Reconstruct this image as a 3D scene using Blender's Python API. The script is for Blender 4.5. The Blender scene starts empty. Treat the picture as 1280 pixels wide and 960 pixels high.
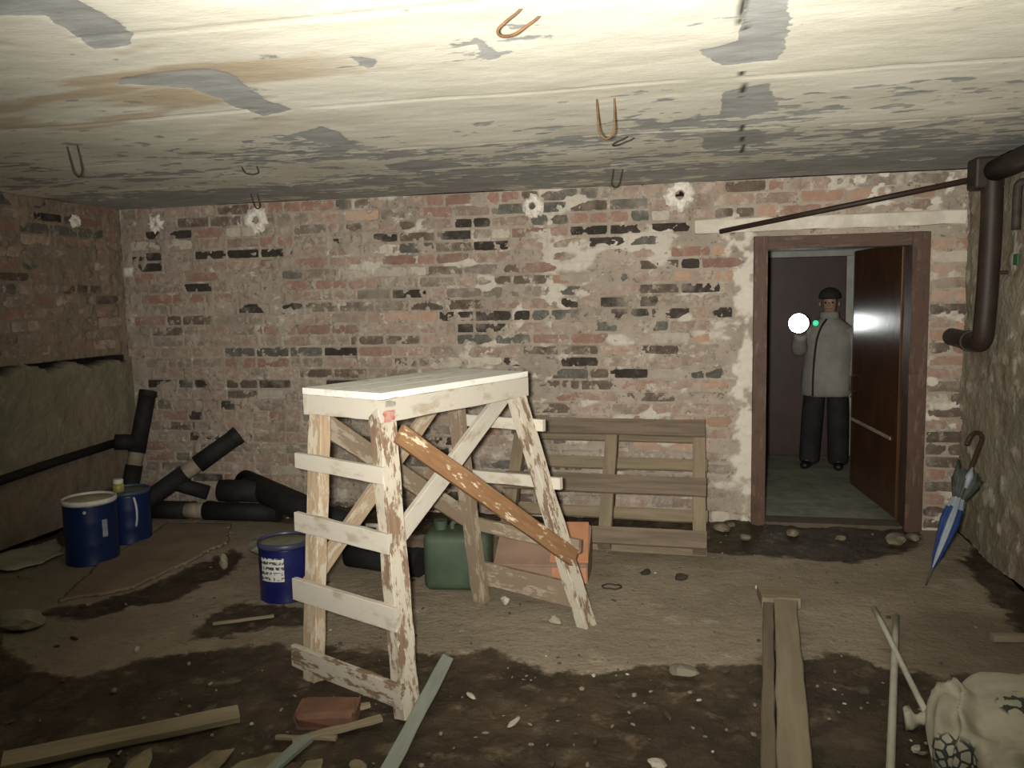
import bpy, bmesh, math, random
import numpy as np
from mathutils import Vector, Matrix, Quaternion
random.seed(7)
RNG = np.random.default_rng(11)
SC = bpy.context.scene
COL = SC.collection
R = math.radians

# ------------------------------------------------------------------ camera, light, exposure
CAM_H = 1.49
def camera_matrix(yaw, pitch, roll, loc):
    fw = Vector((-math.sin(yaw) * math.cos(pitch), math.cos(yaw) * math.cos(pitch), -math.sin(pitch)))
    rt = Vector((math.cos(yaw), math.sin(yaw), 0)); up = rt.cross(fw)
    rt2 = rt * math.cos(roll) - up * math.sin(roll); up2 = up * math.cos(roll) + rt * math.sin(roll)
    m = Matrix((rt2, up2, -fw)).transposed().to_4x4(); m.translation = loc
    return m
cam = bpy.data.cameras.new('camera'); cam_o = bpy.data.objects.new('camera', cam); COL.objects.link(cam_o)
cam.sensor_width = 36; cam.lens = 36 * 1035 / 1280; cam.clip_start = 0.05
cam_o.matrix_world = camera_matrix(R(12.2), R(6.07), R(1.15), Vector((0, 0, CAM_H)))
SC.camera = cam_o

world = bpy.data.worlds.new('world'); SC.world = world; world.use_nodes = True
world.node_tree.nodes['Background'].inputs[0].default_value = (0.5, 0.5, 0.45, 1)
world.node_tree.nodes['Background'].inputs[1].default_value = 0.004

# the photographer's flash, beside the lens
fl = bpy.data.lights.new('camera_flash', 'SPOT'); fl.energy = 1060; fl.color = (1.0, 0.955, 0.86)
fl.spot_size = R(91); fl.spot_blend = 1.0; fl.shadow_soft_size = 0.03
flo = bpy.data.objects.new('camera_flash', fl); COL.objects.link(flo)
flo.matrix_world = camera_matrix(R(6.5), R(-6.5), 0, Vector((-0.06, 0.02, CAM_H + 0.012)))

SC.view_settings.view_transform = 'Standard'; SC.view_settings.look = 'None'
SC.view_settings.gamma = 1; SC.view_settings.use_curve_mapping = False
SC.view_settings.exposure = 0.0

# ------------------------------------------------------------------ helpers
W = {}                                             # world matrices by object name
def tag(o, label=None, cat=None, group=None, kind=None):
    if label: o['label'] = label
    if cat: o['category'] = cat
    if group: o['group'] = group
    if kind: o['kind'] = kind
    return o
def put(o, M=None, parent=None):
    M = M if M is not None else Matrix.Identity(4)
    if isinstance(M, (tuple, list, Vector)): M = Matrix.Translation(Vector(M))
    COL.objects.link(o)
    if parent is not None:
        o.parent = parent; o.matrix_basis = W[parent.name].inverted() @ M
    else:
        o.matrix_basis = M
    W[o.name] = M
    return o
def empty(name, loc, rz=0):
    o = bpy.data.objects.new(name, None); o.empty_display_size = 0.1
    return put(o, Matrix.Translation(Vector(loc)) @ Matrix.Rotation(rz, 4, 'Z'))
def from_bm(name, bm, mat, M=None, parent=None, smooth=False):
    me = bpy.data.meshes.new(name); bmesh.ops.recalc_face_normals(bm, faces=bm.faces); bm.to_mesh(me); bm.free()
    if smooth: me.polygons.foreach_set('use_smooth', [True] * len(me.polygons))
    for m in (mat if isinstance(mat, (list, tuple)) else [mat]): me.materials.append(m)
    return put(bpy.data.objects.new(name, me), M, parent)
def box_bm(sx, sy, sz, bev=0.0, c=(0, 0, 0), seg=2, bm=None):
    b = bmesh.new(); bmesh.ops.create_cube(b, size=1)
    bmesh.ops.scale(b, vec=(sx, sy, sz), verts=b.verts)
    if bev: bmesh.ops.bevel(b, geom=b.edges[:], offset=bev, segments=seg, affect='EDGES', profile=0.5)
    bmesh.ops.translate(b, vec=c, verts=b.verts)
    if bm is not None:
        me = bpy.data.meshes.new('t'); b.to_mesh(me); b.free(); bm.from_mesh(me); bpy.data.meshes.remove(me); return bm
    return b
def lathe_bm(prof, n=32, bm=None, cap=True):
    bm = bm or bmesh.new(); rings = []
    for r, z in prof:
        if r < 1e-5: rings.append([bm.verts.new((0, 0, z))])
        else: rings.append([bm.verts.new((r * math.cos(2 * math.pi * i / n), r * math.sin(2 * math.pi * i / n), z)) for i in range(n)])
    for a, b in zip(rings, rings[1:]):
        for i in range(n):
            j = (i + 1) % n
            if len(a) == 1 and len(b) == 1: continue
            if len(a) == 1: bm.faces.new((a[0], b[i], b[j]))
            elif len(b) == 1: bm.faces.new((a[i], a[j], b[0]))
            else: bm.faces.new((a[i], a[j], b[j], b[i]))
    return bm
def tube_bm(pts, rad, n=10, bm=None, jit=0.0):
    bm = bm or bmesh.new(); pts = [Vector(p) for p in pts]; rings = []
    prev = None
    for k, p in enumerate(pts):
        t = (pts[min(k + 1, len(pts) - 1)] - pts[max(k - 1, 0)]).normalized()
        if prev is None:
            a = Vector((0, 0, 1)) if abs(t.z) < 0.9 else Vector((1, 0, 0)); x = t.cross(a).normalized()
        else: x = (prev - t * prev.dot(t)).normalized()
        prev = x; y = t.cross(x); r = rad[k] if isinstance(rad, (list, tuple)) else rad
        rings.append([bm.verts.new(p + (x * math.cos(2 * math.pi * i / n) + y * math.sin(2 * math.pi * i / n)) * r * (1 + jit * (random.random() - .5))) for i in range(n)])
    for a, b in zip(rings, rings[1:]):
        for i in range(n): bm.faces.new((a[i], a[(i + 1) % n], b[(i + 1) % n], b[i]))
    bm.faces.new(rings[0][::-1]); bm.faces.new(rings[-1])
    return bm
def smooth_path(ctrl, n=8):
    P = [Vector(p) for p in ctrl]; out = []
    for i in range(len(P) - 1):
        a, b, c, d = P[max(i - 1, 0)], P[i], P[i + 1], P[min(i + 2, len(P) - 1)]
        for k in range(n):
            t = k / n
            out.append(0.5 * ((2 * b) + (c - a) * t + (2 * a - 5 * b + 4 * c - d) * t * t + (3 * b - a - 3 * c + d) * t ** 3))
    out.append(P[-1]); return out
def frame(p0, p1, ref):
    p0, p1, ref = Vector(p0), Vector(p1), Vector(ref)
    x = (p1 - p0).normalized(); z = (ref - x * ref.dot(x)).normalized(); y = z.cross(x)
    m = Matrix((x, y, z)).transposed().to_4x4(); m.translation = (p0 + p1) / 2
    return m, (p1 - p0).length
def board(name, p0, p1, w, t, ref, mat, parent=None, rough=0.002, seg=7, bev=0.002):
    """a sawn board from p0 to p1: x along, y width w, z thickness t facing ref"""
    M, L = frame(p0, p1, ref)
    bm = bmesh.new(); rings = []
    rnd = random.Random(int(L * 10007 + w * 70001 + t * 3001 + len(name)))
    for k in range(seg + 1):
        x = -L / 2 + L * k / seg
        jw = [rnd.uniform(-rough, rough) for _ in range(4)]
        e = bev
        a, b = w / 2 + jw[0], w / 2 + jw[1]; c = t / 2
        sec = [(-a, -c + e), (-a + e, -c), (b - e, -c), (b, -c + e), (b, c - e), (b - e, c), (-a + e, c), (-a, c - e)]
        ex = rnd.uniform(-rough, rough) * 2 if k in (0, seg) else 0
        rings.append([bm.verts.new((x + ex, s[0], s[1])) for s in sec])
    for a, b in zip(rings, rings[1:]):
        for i in range(8): bm.faces.new((a[i], a[(i + 1) % 8], b[(i + 1) % 8], b[i]))
    bm.faces.new(rings[0][::-1]); bm.faces.new(rings[-1])
    return from_bm(name, bm, mat, M, parent)
# ---- numpy noise
def vnoise(x, y, seed=0):
    rs = np.random.default_rng(seed); T = rs.random((256, 256))
    xi = np.floor(x).astype(int); yi = np.floor(y).astype(int); fx = x - xi; fy = y - yi
    fx = fx * fx * (3 - 2 * fx); fy = fy * fy * (3 - 2 * fy)
    g = lambda a, b: T[a & 255, b & 255]
    return (g(xi, yi) * (1 - fx) + g(xi + 1, yi) * fx) * (1 - fy) + (g(xi, yi + 1) * (1 - fx) + g(xi + 1, yi + 1) * fx) * fy
def fbm(x, y, sc=1.0, oct=4, seed=0, gain=0.5):
    s = 0; a = 1; t = 0
    for o in range(oct):
        s = s + a * vnoise(x * sc + 17.3 * o + 100, y * sc + 9.1 * o + 100, seed + o); t += a; a *= gain; sc *= 2.03
    return s / t
def sstep(a, b, x):
    t = np.clip((x - a) / (b - a), 0, 1); return t * t * (3 - 2 * t)
def poly_sd(X, Y, poly):
    """signed distance, positive inside"""
    d = np.full(X.shape, 1e9); ins = np.zeros(X.shape, bool); n = len(poly)
    for i in range(n):
        (ax, ay), (bx, by) = poly[i], poly[(i + 1) % n]
        ex, ey = bx - ax, by - ay; px, py = X - ax, Y - ay
        t = np.clip((px * ex + py * ey) / (ex * ex + ey * ey + 1e-12), 0, 1)
        d = np.minimum(d, np.hypot(px - t * ex, py - t * ey))
        c = ((ay > Y) != (by > Y)) & (X < (bx - ax) * (Y - ay) / (by - ay + 1e-12) + ax)
        ins ^= c
    return np.where(ins, d, -d)
def mesh_np(name, V, Q, attrs=None, mats=(), smooth=True, midx=None):
    me = bpy.data.meshes.new(name); n = len(Q)
    me.vertices.add(len(V)); me.vertices.foreach_set('co', V.astype(np.float32).ravel())
    me.loops.add(n * 4); me.loops.foreach_set('vertex_index', Q.astype(np.int32).ravel())
    me.polygons.add(n); me.polygons.foreach_set('loop_start', np.arange(0, n * 4, 4, dtype=np.int32))
    me.polygons.foreach_set('loop_total', np.full(n, 4, np.int32))
    me.polygons.foreach_set('use_smooth', np.full(n, smooth))
    if midx is not None: me.polygons.foreach_set('material_index', np.asarray(midx, np.int32))
    for k, a in (attrs or {}).items():
        at = me.attributes.new(k, 'FLOAT', 'POINT'); at.data.foreach_set('value', a.astype(np.float32).ravel())
    for m in mats: me.materials.append(m)
    me.update(calc_edges=True); me.validate(); return me
def height_sheet(o, u, v, n, ulen, vlen, res, hfun, skip=None, extra=None):
    """displaced sheet: o + u*a + v*b + n*h(a,b); hfun returns (h, attrs); skip(a,b) drops cells; extra: boxes (a0,a1,b0,b1,n0,n1)"""
    nu, nv = max(2, int(ulen / res) + 1), max(2, int(vlen / res) + 1)
    A, B = np.meshgrid(np.linspace(0, ulen, nu), np.linspace(0, vlen, nv), indexing='ij')
    H, attrs = hfun(A, B)
    o, u, v, n = (np.array(q, float) for q in (o, u, v, n))
    V = o + A[..., None] * u + B[..., None] * v + H[..., None] * n
    idx = np.arange(nu * nv).reshape(nu, nv)
    Q = np.stack([idx[:-1, :-1], idx[1:, :-1], idx[1:, 1:], idx[:-1, 1:]], -1).reshape(-1, 4)
    if np.dot(np.cross(u, v), n) < 0: Q = Q[:, ::-1]
    if skip is not None:
        ca = (A[:-1, :-1] + A[1:, 1:]) / 2; cb = (B[:-1, :-1] + B[1:, 1:]) / 2
        Q = Q[~skip(ca, cb).ravel()]
    V = V.reshape(-1, 3); at = {k: a.ravel() for k, a in attrs.items()}
    for (a0, a1, b0, b1, n0, n1) in (extra or []):
        c = np.array([o + u * a + v * b + n * h for a in (a0, a1) for b in (b0, b1) for h in (n0, n1)]); s = len(V)
        V = np.vstack([V, c])
        Q = np.vstack([Q, s + np.array([[0, 1, 3, 2], [4, 6, 7, 5], [0, 4, 5, 1], [2, 3, 7, 6], [0, 2, 6, 4], [1, 5, 7, 3]])])
        for k in at: at[k] = np.concatenate([at[k], np.zeros(8)])
    return V, Q, at

# ------------------------------------------------------------------ materials
class NT:
    def __init__(s, name):
        s.m = bpy.data.materials.new(name); s.m.use_nodes = True; s.t = s.m.node_tree; s.b = s.t.nodes['Principled BSDF']
    def n(s, kind, **kw):
        d = s.t.nodes.new(kind)
        for k, v in kw.items(): setattr(d, k, v)
        return d
    def l(s, a, b): s.t.links.new(a, b)
    def coord(s, world=True, scale=(1, 1, 1)):
        c = s.n('ShaderNodeNewGeometry').outputs['Position'] if world else s.n('ShaderNodeTexCoord').outputs['Object']
        mp = s.n('ShaderNodeMapping'); mp.inputs['Scale'].default_value = scale; s.l(c, mp.inputs['Vector'])
        if not world:
            oi = s.n('ShaderNodeObjectInfo'); mu = s.n('ShaderNodeMath', operation='MULTIPLY'); mu.inputs[1].default_value = 37.0
            s.l(oi.outputs['Random'], mu.inputs[0]); s.l(mu.outputs[0], mp.inputs['Location'])
        return mp.outputs[0]
    def noise(s, vec, scale, detail=5, rough=0.6):
        d = s.n('ShaderNodeTexNoise'); d.inputs['Scale'].default_value = scale; d.inputs['Detail'].default_value = detail
        d.inputs['Roughness'].default_value = rough; s.l(vec, d.inputs['Vector']); return d.outputs['Fac']
    def ramp(s, f, lo, hi):
        d = s.n('ShaderNodeMapRange'); d.interpolation_type = 'SMOOTHSTEP'
        d.inputs['From Min'].default_value = lo; d.inputs['From Max'].default_value = hi; s.l(f, d.inputs['Value']); return d.outputs['Result']
    def mix(s, f, a, b, mode='MIX'):
        d = s.n('ShaderNodeMix', data_type='RGBA', blend_type=mode)
        if isinstance(f, float): d.inputs[0].default_value = f
        else: s.l(f, d.inputs[0])
        for i, c in ((6, a), (7, b)):
            if isinstance(c, tuple): d.inputs[i].default_value = (*c, 1)
            else: s.l(c, d.inputs[i])
        return d.outputs[2]
    def math(s, op, a, b):
        d = s.n('ShaderNodeMath', operation=op)
        for i, c in ((0, a), (1, b)):
            if isinstance(c, (int, float)): d.inputs[i].default_value = c
            else: s.l(c, d.inputs[i])
        return d.outputs[0]
    def attr(s, name):
        d = s.n('ShaderNodeAttribute'); d.attribute_name = name; return d.outputs['Fac']
    def bump(s, f, st=0.3, dist=0.01):
        d = s.n('ShaderNodeBump'); d.inputs['Strength'].default_value = st; d.inputs['Distance'].default_value = dist
        s.l(f, d.inputs['Height']); s.l(d.outputs[0], s.b.inputs['Normal'])
    def out(s, col, rough=0.8, metal=0.0, spec=0.3):
        if isinstance(col, tuple): s.b.inputs['Base Color'].default_value = (*col, 1)
        else: s.l(col, s.b.inputs['Base Color'])
        if isinstance(rough, (int, float)): s.b.inputs['Roughness'].default_value = rough
        else: s.l(rough, s.b.inputs['Roughness'])
        s.b.inputs['Metallic'].default_value = metal; s.b.inputs['Specular IOR Level'].default_value = spec
        return s.m
def simple(name, c1, c2=None, scale=8, rough=0.7, metal=0.0, spec=0.3, lo=0.35, hi=0.65, bump=0.15, stretch=(1, 1, 1), world=False, dist=0.004):
    t = NT(name); c2 = c2 or tuple(x * 0.7 for x in c1)
    v = t.coord(world, stretch); f = t.noise(v, scale)
    if bump: t.bump(f, bump, dist)
    return t.out(t.mix(t.ramp(f, lo, hi), c1, c2), rough, metal, spec)
def painted_wood(name, paint, wood, amount=0.5, grain=(0.45, 0.33, 0.22), rough=0.75):
    """peeling whitewash over wood; amount = share of paint"""
    t = NT(name); v = t.coord(False, (2.2, 14, 14)); v2 = t.coord(False, (1.6, 5, 5))
    g = t.noise(v, 4, 6); p = t.noise(v2, 4.5, 7, 0.72); dirt = t.noise(t.coord(False, (3, 6, 6)), 3, 4)
    w = t.mix(t.ramp(g, 0.35, 0.65), wood, grain)
    th = 0.5 + (0.5 - amount) * 0.42
    pm = t.ramp(p, th - 0.025, th + 0.025)
    pc = t.mix(t.ramp(dirt, 0.5, 0.72), paint, tuple(a * b for a, b in zip(paint, (0.74, 0.68, 0.6))))
    t.bump(t.math('ADD', t.math('MULTIPLY', pm, 0.5), g), 0.3, 0.003)
    return t.out(t.mix(pm, w, pc), rough, 0, 0.25)

def brick_mat(name, c1, c2, smear, share, bump=0.6):
    t = NT(name); v = t.coord(True)
    oi = t.n('ShaderNodeObjectInfo').outputs['Random']
    f = t.noise(v, 22, 6, 0.65); s = t.noise(v, 15, 7, 0.75)
    c = t.mix(t.ramp(f, 0.35, 0.65), c1, c2)
    sh = t.ramp(s, 0.5 + (0.5 - share) * 0.5 - 0.05, 0.5 + (0.5 - share) * 0.5 + 0.09)
    c = t.mix(sh, c, smear)
    dust = t.noise(v, 3.1, 6, 0.7); c = t.mix(t.math('MULTIPLY', t.ramp(dust, 0.48, 0.68), 0.42), c, (0.36, 0.312, 0.255))
    hv = t.n('ShaderNodeHueSaturation'); t.l(c, hv.inputs['Color'])
    mr = t.n('ShaderNodeMapRange'); mr.inputs['To Min'].default_value = 0.8; mr.inputs['To Max'].default_value = 1.2
    t.l(oi, mr.inputs['Value']); t.l(mr.outputs[0], hv.inputs['Value'])
    t.bump(f, bump, 0.006)
    return t.out(hv.outputs[0], 0.85, 0, 0.2)
MORTAR = (0.335, 0.283, 0.23)
B = [brick_mat('brick_beige', (0.29, 0.21, 0.165), (0.225, 0.163, 0.128), MORTAR, 0.46),
     brick_mat('brick_grey', (0.235, 0.192, 0.155), (0.175, 0.145, 0.118), MORTAR, 0.44),
     brick_mat('brick_red', (0.267, 0.159, 0.120), (0.215, 0.129, 0.099), MORTAR, 0.36),
     brick_mat('brick_brown', (0.129, 0.095, 0.073), (0.086, 0.065, 0.052), MORTAR, 0.33),
     brick_mat('brick_dark', (0.050, 0.040, 0.033), (0.030, 0.025, 0.021), MORTAR, 0.17),
     brick_mat('brick_orange', (0.361, 0.232, 0.163), (0.301, 0.194, 0.138), MORTAR, 0.3),
     brick_mat('brick_pale', (0.430, 0.383, 0.314), (0.361, 0.318, 0.258), MORTAR, 0.35),
     brick_mat('brick_greenish', (0.118, 0.112, 0.094), (0.078, 0.076, 0.064), MORTAR, 0.33)]
def mortar_mat():
    t = NT('mortar'); v = t.coord(True)
    a = t.noise(v, 3.2, 6, 0.65); b = t.noise(v, 28, 5, 0.7); c3 = t.noise(t.coord(True, (1, 1, 1.6)), 6.5, 6, 0.7)
    c = t.mix(t.ramp(a, 0.35, 0.68), (0.345, 0.293, 0.237), (0.255, 0.214, 0.172))
    c = t.mix(t.ramp(c3, 0.57, 0.65), c, (0.46, 0.415, 0.345))
    c = t.mix(t.ramp(b, 0.55, 0.70), c, (0.12, 0.10, 0.08))
    c = t.mix(t.attr('pale'), c, (0.62, 0.58, 0.5))
    c = t.mix(t.attr('void_shade'), c, (0.012, 0.010, 0.009))  # shade inside the bolt holes, put into the colour
    t.bump(b, 0.7, 0.008)
    return t.out(c, 0.9, 0, 0.2)
M_MORTAR = mortar_mat()

# ------------------------------------------------------------------ room dimensions
XL, XR, YB, YF, H = -4.08, 1.60, 5.41, -1.4, 2.175
DX0, DX1, DZ = 0.385, 1.395, 1.825                # door opening in the back wall (outer edge of frame)
WT = 0.25                                          # wall thickness
COURSE = 0.0777

# ------------------------------------------------------------------ brickwork
def brick_mesh(L, seed):
    rs = random.Random(seed); hz = 0.066; nx, nz = 4, 3; bm = bmesh.new(); g = []
    for i in range(nx):
        row = []
        for k in range(nz):
            x = (i / (nx - 1) - .5) * L; z = (k / (nz - 1) - .5) * hz
            edge = i in (0, nx - 1) or k in (0, nz - 1); corner = i in (0, nx - 1) and k in (0, nz - 1)
            j = 0.0028
            if corner: x *= 1 - 0.012 / L * rs.uniform(.5, 2.4); z *= 1 - 0.1 * rs.random()
            row.append(bm.verts.new((x + rs.uniform(-j, j), (0.0035 if edge else 0) + (0.003 * rs.random() if corner else 0) + rs.uniform(-.0012, .0012), z + rs.uniform(-j, j))))
        g.append(row)
    for i in range(nx - 1):
        for k in range(nz - 1): bm.faces.new((g[i][k], g[i + 1][k], g[i + 1][k + 1], g[i][k + 1]))
    per = [g[i][0] for i in range(nx)] + [g[nx - 1][k] for k in range(1, nz)] + [g[i][nz - 1] for i in range(nx - 2, -1, -1)] + [g[0][k] for k in range(nz - 2, 0, -1)]
    back = [bm.verts.new((p.co.x, 0.05, p.co.z)) for p in per]
    n = len(per)
    for i in range(n): bm.faces.new((per[i], back[i], back[(i + 1) % n], per[(i + 1) % n]))
    bmesh.ops.recalc_face_normals(bm, faces=bm.faces)
    me = bpy.data.meshes.new('brick'); bm.to_mesh(me); bm.free(); me.materials.append(B[0]); return me
LONG, SHORT = 0.247, 0.118
V_LONG = [brick_mesh(LONG, s) for s in range(8)]; V_SHORT = [brick_mesh(SHORT, s + 50) for s in range(6)]
def lay(width, z0, z1, keep, weights, seed):
    """list of (a_centre, z_centre, length, face_offset, material index) over a wall of the given width"""
    rs = random.Random(seed); out = []
    for c in range(int(round(z0 / COURSE)), int(z1 / COURSE + 0.02)):
        a = -rs.choice((0.0, 0.065, 0.13, 0.19)); zc = (c + 0.5) * COURSE
        hd = rs.random() < 0.3; run = None
        while a < width:
            L = SHORT if rs.random() < (0.75 if hd else 0.18) else LONG
            am = a + (L + 0.012) / 2
            if am - L / 2 > 0.0 and am + L / 2 < width and keep(am, zc, L):
                w = weights(am, zc)
                m = run if run is not None and rs.random() < 0.25 else rs.choices(range(len(w)), w)[0]
                run = m
                off = rs.gauss(0.0, 0.0018) + (-0.006 if m in (4, 3) else 0.0)
                out.append((am, zc, L, off, m, rs.randrange(99)))
            a += L + 0.012
    return out
def build_bricks(bricks, to_world, rotz, parent, limit=300):
    """first `limit` (largest from the viewpoint) as parts, the rest as one joined part"""
    cpos = Vector((0, 0, CAM_H))
    order = sorted(bricks, key=lambda b: -b[2] / (to_world(b[0], b[1], 0) - cpos).length ** 2)
    rot = Matrix.Rotation(rotz, 4, 'Z')
    for (a, z, L, off, m, k) in order[:limit]:
        me = V_LONG[k % 8] if L == LONG else V_SHORT[k % 6]
        o = bpy.data.objects.new('brick', me)
        put(o, Matrix.Translation(to_world(a, z, off)) @ rot @ Matrix.Rotation(R(((k * 7) % 11 - 5) * 0.12), 4, 'Y'), parent)
        o.material_slots[0].link = 'OBJECT'; o.material_slots[0].material = B[m]
    rest = order[limit:]
    if rest:
        Vs, Qs, Ms, s = [], [], [], 0
        for (a, z, L, off, m, k) in rest:
            me = V_LONG[k % 8] if L == LONG else V_SHORT[k % 6]
            T = Matrix.Translation(to_world(a, z, off)) @ rot
            Vs += [T @ v.co for v in me.vertices]
            for p in me.polygons: Qs.append([s + i for i in p.vertices]); Ms.append(m)
            s += len(me.vertices)
        me = mesh_np('small_bricks', np.array(Vs), np.array(Qs), None, B, False, Ms)
        put(tag(bpy.data.objects.new('small_bricks', me), kind='stuff'), None, parent)
def mortar_height(bricks, seed, smear_amp=0.010, pale=None, calm=None):
    def f(A, Z):
        sm = fbm(A, Z * 1.5, 3.2, 5, seed, 0.55); fine = fbm(A, Z, 34, 3, seed + 9)
        h = -0.0025 + (fine - .5) * 0.007
        smear = sstep(0.58, 0.72, sm) * smear_amp + sstep(0.5, .8, fbm(A, Z, 17, 4, seed + 4, .6)) * 0.011
        inside = np.zeros(A.shape, bool); face = np.zeros(A.shape)
        da = A[1, 0] - A[0, 0]; dz = Z[0, 1] - Z[0, 0]
        for (a, z, L, off, m, k) in bricks:
            i0, i1 = int((a - L / 2 + .002) / da) + 1, int((a + L / 2 - .002) / da) + 1
            k0, k1 = int((z - .031 - Z[0, 0]) / dz) + 1, int((z + .031 - Z[0, 0]) / dz) + 1
            inside[max(i0, 0):i1, max(k0, 0):k1] = True; face[max(i0, 0):i1, max(k0, 0):k1] = off
        if calm is not None: smear = smear * calm(A, Z)
        h = np.where(inside, face - 0.007, h) + smear
        p = pale(A, Z) if pale is not None else np.zeros(A.shape)
        return h + p * 0.007, {'pale': p, 'void_shade': p * 0}
    return f

# --- back wall
def back_weights(a, z):
    x = a + XL
    if x > DX1: return [20, 8, 26, 14, 2, 22, 5, 2] if z > .55 else [10, 14, 30, 40, 4, 4, 1, 2]
    if x > DX0 - 0.55: return [42, 12, 14, 5, 4, 14, 9, 2]
    mid = math.exp(-((x + 1.2) / 1.7) ** 2)
    dark = 11 + 12 * mid if z > 0.75 else 7
    if x < -2.9: return [34, 26, 16, 13, dark * .7, 0, 2, 4]
    return [30, 18, 9, 17, dark, 3, 5, 6 + 3 * mid]
def back_keep(a, z, L):
    x = a + XL
    if x + L / 2 > DX0 - 0.015 and x - L / 2 < DX1 + 0.01 and z < DZ + 0.02: return False
    if x + L / 2 > 0.01 and z > 1.825 and z < 1.965: return False        # lintel
    return True
bricks_back = [b for b in lay(XR - XL, 0, H, back_keep, back_weights, 3) if not (b[0] + XL > DX1 - .05 and b[1] < DZ + .02)]
_rs = random.Random(17)
for _c in range(0, int(DZ / COURSE)):               # narrow pier right of the doorway
    _z = (_c + .5) * COURSE; _a = DX1 - XL + .014
    for _L in ((LONG,) if _c % 2 else (SHORT, SHORT)):
        _w = back_weights(DX1 - XL + .1, _z); _m = _rs.choices(range(8), _w)[0]
        bricks_back.append((_a + _L / 2, _z, _L, _rs.gauss(0, .0015) + .003, _m, _rs.randrange(99))); _a += _L + .012
HOLES = [(-3.78, 2.06, 0.06), (-2.985, 2.055, 0.085), (-1.01, 2.07, 0.07), (-0.065, 2.10, 0.088)]
def back_pale(A, Z):
    X = A + XL; n = fbm(X, Z, 14, 4, 77)
    p = 0.75 * sstep(0.0, 0.05, 0.055 - np.abs(X - (DX0 - 0.03)) + (n - .5) * 0.30 + (fbm(X, Z, 5, 3, 79) - .5) * .2) * (Z < 1.9)
    for hx, hz, r in HOLES:
        d = np.hypot(X - hx, Z - hz) + (n - .5) * 0.07
        p = np.maximum(p, sstep(r, r * 0.7, d))
    p = np.maximum(p, sstep(.02, .0, np.maximum(np.abs(X + 4.03) - .025, np.abs(Z - 1.72) - .02)))
    blot = fbm(X, Z * 1.7, 4.5, 5, 31)
    p = np.maximum(p, sstep(0.63, 0.72, blot) * 0.55 * sstep(-3.0, -1.8, X))
    p = np.maximum(p, 0.8 * sstep(0.56, 0.66, n) * sstep(0.85, 1.0, X) * sstep(1.93, 1.97, Z))
    p = np.maximum(p, 0.7 * sstep(0.55, 0.62, n) * (X > DX1) * (Z < .95) * (Z > .6))
    return p
mh = mortar_height(bricks_back, 5, pale=back_pale, calm=lambda A, Z: np.where(A + XL > DX1 - .1, 0.35, np.where(Z > 1.95, .6, 1.0)))
def back_h(A, Z):
    h, at = mh(A, Z); X = A + XL
    n = fbm(X, Z, 25, 3, 13)
    for hx, hz, r in HOLES:
        d = np.hypot(X - hx, Z - hz) + (n - .5) * 0.03
        h = h + 0.012 * sstep(r, r * .6, d); h = np.where(d < r * 0.34, -0.09, h)
        at['pale'] = np.where(d < r * 0.36, 0, at['pale']); at['void_shade'] = np.where(d < r * .40, 1.0, at['void_shade'])  # hole centres coloured near black for the shade of a deep void
    return h, at
w_, h_ = XR - XL, H
d0, d1 = DX0 - XL, DX1 - XL
V, Q, at = height_sheet((XL, YB, 0), (1, 0, 0), (0, 0, 1), (0, -1, 0), w_, h_, 0.0085, back_h,
    skip=lambda a, z: (a > d0) & (a < d1) & (z < DZ),
    extra=[(-0.2, d0, 0, h_, -WT, -0.095), (d1, w_ + 0.2, 0, h_, -WT, -0.095), (d0, d1, DZ, h_, -WT, -0.095),
           (d0 - .05, d0, 0, DZ, -0.1, -0.006), (d1, d1 + .05, 0, DZ, -0.1, -0.006), (d0, d1, DZ, DZ + .05, -.1, -.006)])
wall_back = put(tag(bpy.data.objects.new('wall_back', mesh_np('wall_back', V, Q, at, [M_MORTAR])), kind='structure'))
build_bricks(bricks_back, lambda a, z, off: Vector((XL + a, YB - off, z)), 0, wall_back)

# --- left wall: brick above, greenish render below a broken edge
def left_weights(a, z): return [30, 26, 26, 14, 2, 0, 0, 6]
LW0 = 3.3                                            # bricks are laid from this y on
bricks_left = lay(YB - LW0, 1.13, H, lambda a, z, L: z > 1.13, left_weights, 8)
ml = mortar_height(bricks_left, 21, 0.012)
def plaster_mat(name, base, alt, third, seed_off=0.0):
    t = NT(name); v = t.coord(True); a = t.noise(v, 2.3, 6, 0.65); b = t.noise(v, 7, 6, 0.7); f = t.noise(v, 40, 4, 0.6)
    c = t.mix(t.ramp(a, 0.4, 0.62), base, alt); c = t.mix(t.ramp(b, 0.55, 0.68), c, third)
    br = t.attr('brickish'); c = t.mix(br, c, t.mix(t.ramp(b, 0.4, 0.6), (0.25, 0.185, 0.135), (0.19, 0.155, 0.11)))
    c = t.mix(t.attr('pale'), c, (0.5, 0.47, 0.39))
    c = t.mix(t.attr('void_shade'), c, (0.012, 0.010, 0.009))  # shade of the open gap, put into the colour
    t.bump(t.math('ADD', f, b), 0.7, 0.012)
    return t.out(c, 0.9, 0, 0.2)
M_LEFT = plaster_mat('left_render', (0.175, 0.165, 0.11), (0.215, 0.185, 0.13), (0.25, 0.225, 0.165))
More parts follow.
